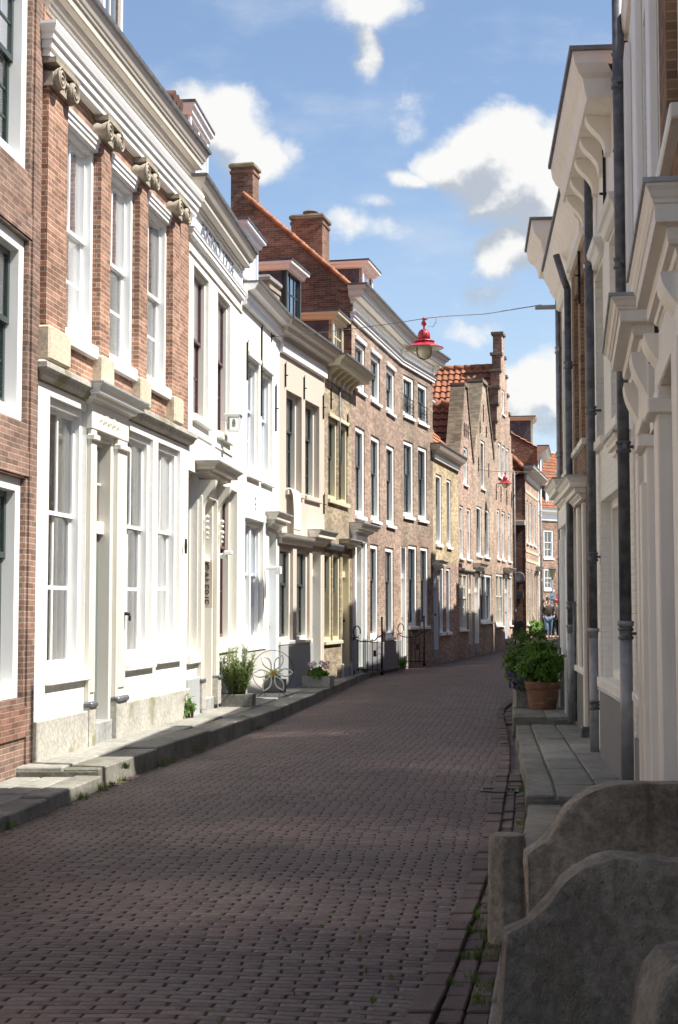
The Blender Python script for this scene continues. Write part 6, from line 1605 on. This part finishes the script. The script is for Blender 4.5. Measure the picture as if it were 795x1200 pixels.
# ------------------------------------------------------------------ sky, sun, camera
SUN_EL = math.radians(54.5); SUN_DIR = Vector((.95, -.31, 0)).normalized() * math.cos(SUN_EL) + Vector((0, 0, math.sin(SUN_EL)))
def sky():
    w = bpy.data.worlds.new('World'); sc.world = w; w.use_nodes = True; nt = w.node_tree; nt.nodes.clear()
    out = nt.nodes.new('ShaderNodeOutputWorld'); bg = nt.nodes.new('ShaderNodeBackground'); nt.links.new(bg.outputs[0], out.inputs[0])
    st = nt.nodes.new('ShaderNodeTexSky'); st.sky_type = 'NISHITA'; st.sun_disc = False
    st.sun_elevation = SUN_EL; st.sun_rotation = math.atan2(SUN_DIR.x, SUN_DIR.y); st.air_density = 1.0; st.dust_density = .6; st.ozone_density = 1.6; st.altitude = 0
    g = N(nt, 'ShaderNodeTexCoord').outputs['Generated']; s = N(nt, 'ShaderNodeSeparateXYZ', {0: g})
    y = M(nt, 'MAXIMUM', s.outputs[1], .06)
    P = N(nt, 'ShaderNodeCombineXYZ', {0: M(nt, 'DIVIDE', s.outputs[0], y), 1: M(nt, 'DIVIDE', s.outputs[2], y)}).outputs[0]
    wn = N(nt, 'ShaderNodeTexNoise', {'Vector': P, 'Scale': 14., 'Detail': 4}).outputs[1]
    wn = N(nt, 'ShaderNodeVectorMath', {0: wn, 1: (.5, .5, .5)}, operation='SUBTRACT').outputs[0]
    PW = N(nt, 'ShaderNodeVectorMath', {0: P, 1: scaled(nt, wn, (.05, .04, 0))}, operation='ADD').outputs[0]
    B = CLOUDS
    def field(vec):
        acc = None
        for (u, v, ru, rv, a) in B:
            d = N(nt, 'ShaderNodeVectorMath', {0: vec, 1: ((u-397.5)/1700., (714-v)/1700., 0)}, operation='SUBTRACT').outputs[0]
            d = scaled(nt, d, (1700./ru, 1700./rv, 0))
            l = N(nt, 'ShaderNodeVectorMath', {0: d}, operation='LENGTH').outputs['Value']
            k = ramp(nt, l, 0, 1.25, a, 0)
            acc = k if acc is None else M(nt, 'MAXIMUM', acc, k)
        return acc
    f = field(PW)
    n1 = noise(nt, P, 17., 8, .6)
    rear = M(nt, 'MULTIPLY', ramp(nt, s.outputs[1], -.1, .25, .42, 0), ramp(nt, noise(nt, g, 2.2, 5), .53, .70))
    dens = M(nt, 'ADD', M(nt, 'ADD', f, rear), M(nt, 'ADD', M(nt, 'MULTIPLY', M(nt, 'SUBTRACT', n1, .5), 1.25), M(nt, 'MULTIPLY', M(nt, 'SUBTRACT', noise(nt, P, 62., 6, .65), .5), .55)))
    al = ramp(nt, dens, .20, .74)
    al = M(nt, 'MULTIPLY', al, ramp(nt, f, .02, .25) if False else 1.)
    guard = ramp(nt, M(nt, 'ADD', f, rear), .02, .3)
    al = M(nt, 'MULTIPLY', al, guard)
    # light on the clouds: brighter towards the sun, greyer underneath
    up = N(nt, 'ShaderNodeVectorMath', {0: P, 1: (.018, .022, 0)}, operation='ADD').outputs[0]
    n2 = noise(nt, up, 17., 6, .6); f2 = field(N(nt, 'ShaderNodeVectorMath', {0: PW, 1: (.012, .03, 0)}, operation='ADD').outputs[0])
    lit = M(nt, 'ADD', M(nt, 'MULTIPLY', M(nt, 'SUBTRACT', n1, n2), 2.2), M(nt, 'MULTIPLY', M(nt, 'SUBTRACT', f, f2), 1.0))
    cc = mix(nt, ramp(nt, lit, -.40, .22), (2.75, 3.05, 3.5), (5.3, 5.3, 5.25))
    thin = noise(nt, scaled(nt, P, (1, 2.2, 1)), 5., 6, .62)
    veil = M(nt, 'MULTIPLY', ramp(nt, thin, .46, .72, 0, .42), ramp(nt, s.outputs[1], .0, .3))
    veil = M(nt, 'ADD', veil, ramp(nt, M(nt, 'DIVIDE', s.outputs[2], y), .02, .34, .42, .04), clamp=True)
    skyc = mix(nt, 1., st.outputs[0], SKY_TINT, 'MULTIPLY')
    c1 = mix(nt, veil, skyc, (3.9, 4.3, 4.85))
    col = mix(nt, al, c1, cc)
    put(nt, bg.inputs[0], col); bg.inputs[1].default_value = SKY_STR
    L = bpy.data.lights.new('sun', 'SUN'); L.energy = SUN_STR; L.angle = math.radians(.53); L.color = (1., .95, .86)
    o = bpy.data.objects.new('sun', L); COL.objects.link(o); o.rotation_euler = SUN_DIR.to_track_quat('Z', 'Y').to_euler(); o.location = (20, 0, 30)
CLOUDS = [(440,-8,80,50,1.),(428,45,30,46,.85),(256,128,74,66,1.1),(296,178,58,46,1.),(222,105,50,40,.95),(335,168,46,24,.6),
          (596,150,84,60,1.2),(592,205,90,62,1.15),(650,190,80,84,1.2),(540,186,74,42,1.1),(485,202,50,22,.8),(560,165,60,60,1.1),(608,286,60,48,1.0),(655,260,56,60,1.1),
          (440,238,34,20,.5),(420,268,90,30,.55),(480,115,34,56,.34),(560,378,70,26,.45),(636,440,60,52,1.15),(612,470,54,46,1.),(670,460,60,60,1.1),(585,335,80,30,.42)]
SKY_STR = .085; SUN_STR = 4.9; SKY_TINT = (1., 1., 1.); EXPO = 1.1

def camera():
    c = bpy.data.cameras.new('camera'); o = bpy.data.objects.new('camera', c); COL.objects.link(o)
    c.sensor_fit = 'VERTICAL'; c.sensor_height = 36.; c.lens = 36. * 1700. / 1200.; c.clip_start = .1; c.clip_end = 4000
    o.location = (0, 0, 1.6); o.rotation_euler = (PI/2 + math.atan(114/1700.), 0, 0)
    sc.camera = o
    sc.view_settings.view_transform = 'Standard'; sc.view_settings.look = 'None'; sc.view_settings.exposure = EXPO; sc.view_settings.gamma = 1
    try: sc.view_settings.use_curve_mapping = False
    except Exception: pass
    cy = sc.cycles
    cy.max_bounces = 8; cy.diffuse_bounces = 4; cy.glossy_bounces = 3; cy.transmission_bounces = 4; cy.transparent_max_bounces = 10
    cy.caustics_reflective = True; cy.caustics_refractive = False; cy.sample_clamp_indirect = 10; cy.blur_glossy = .1
    cy.use_denoising = True

left_houses(); gable_houses(); right_houses(); ground(); stone_stoop(); plants(); ironwork(); lamps(); towel(); people(); sky(); camera()
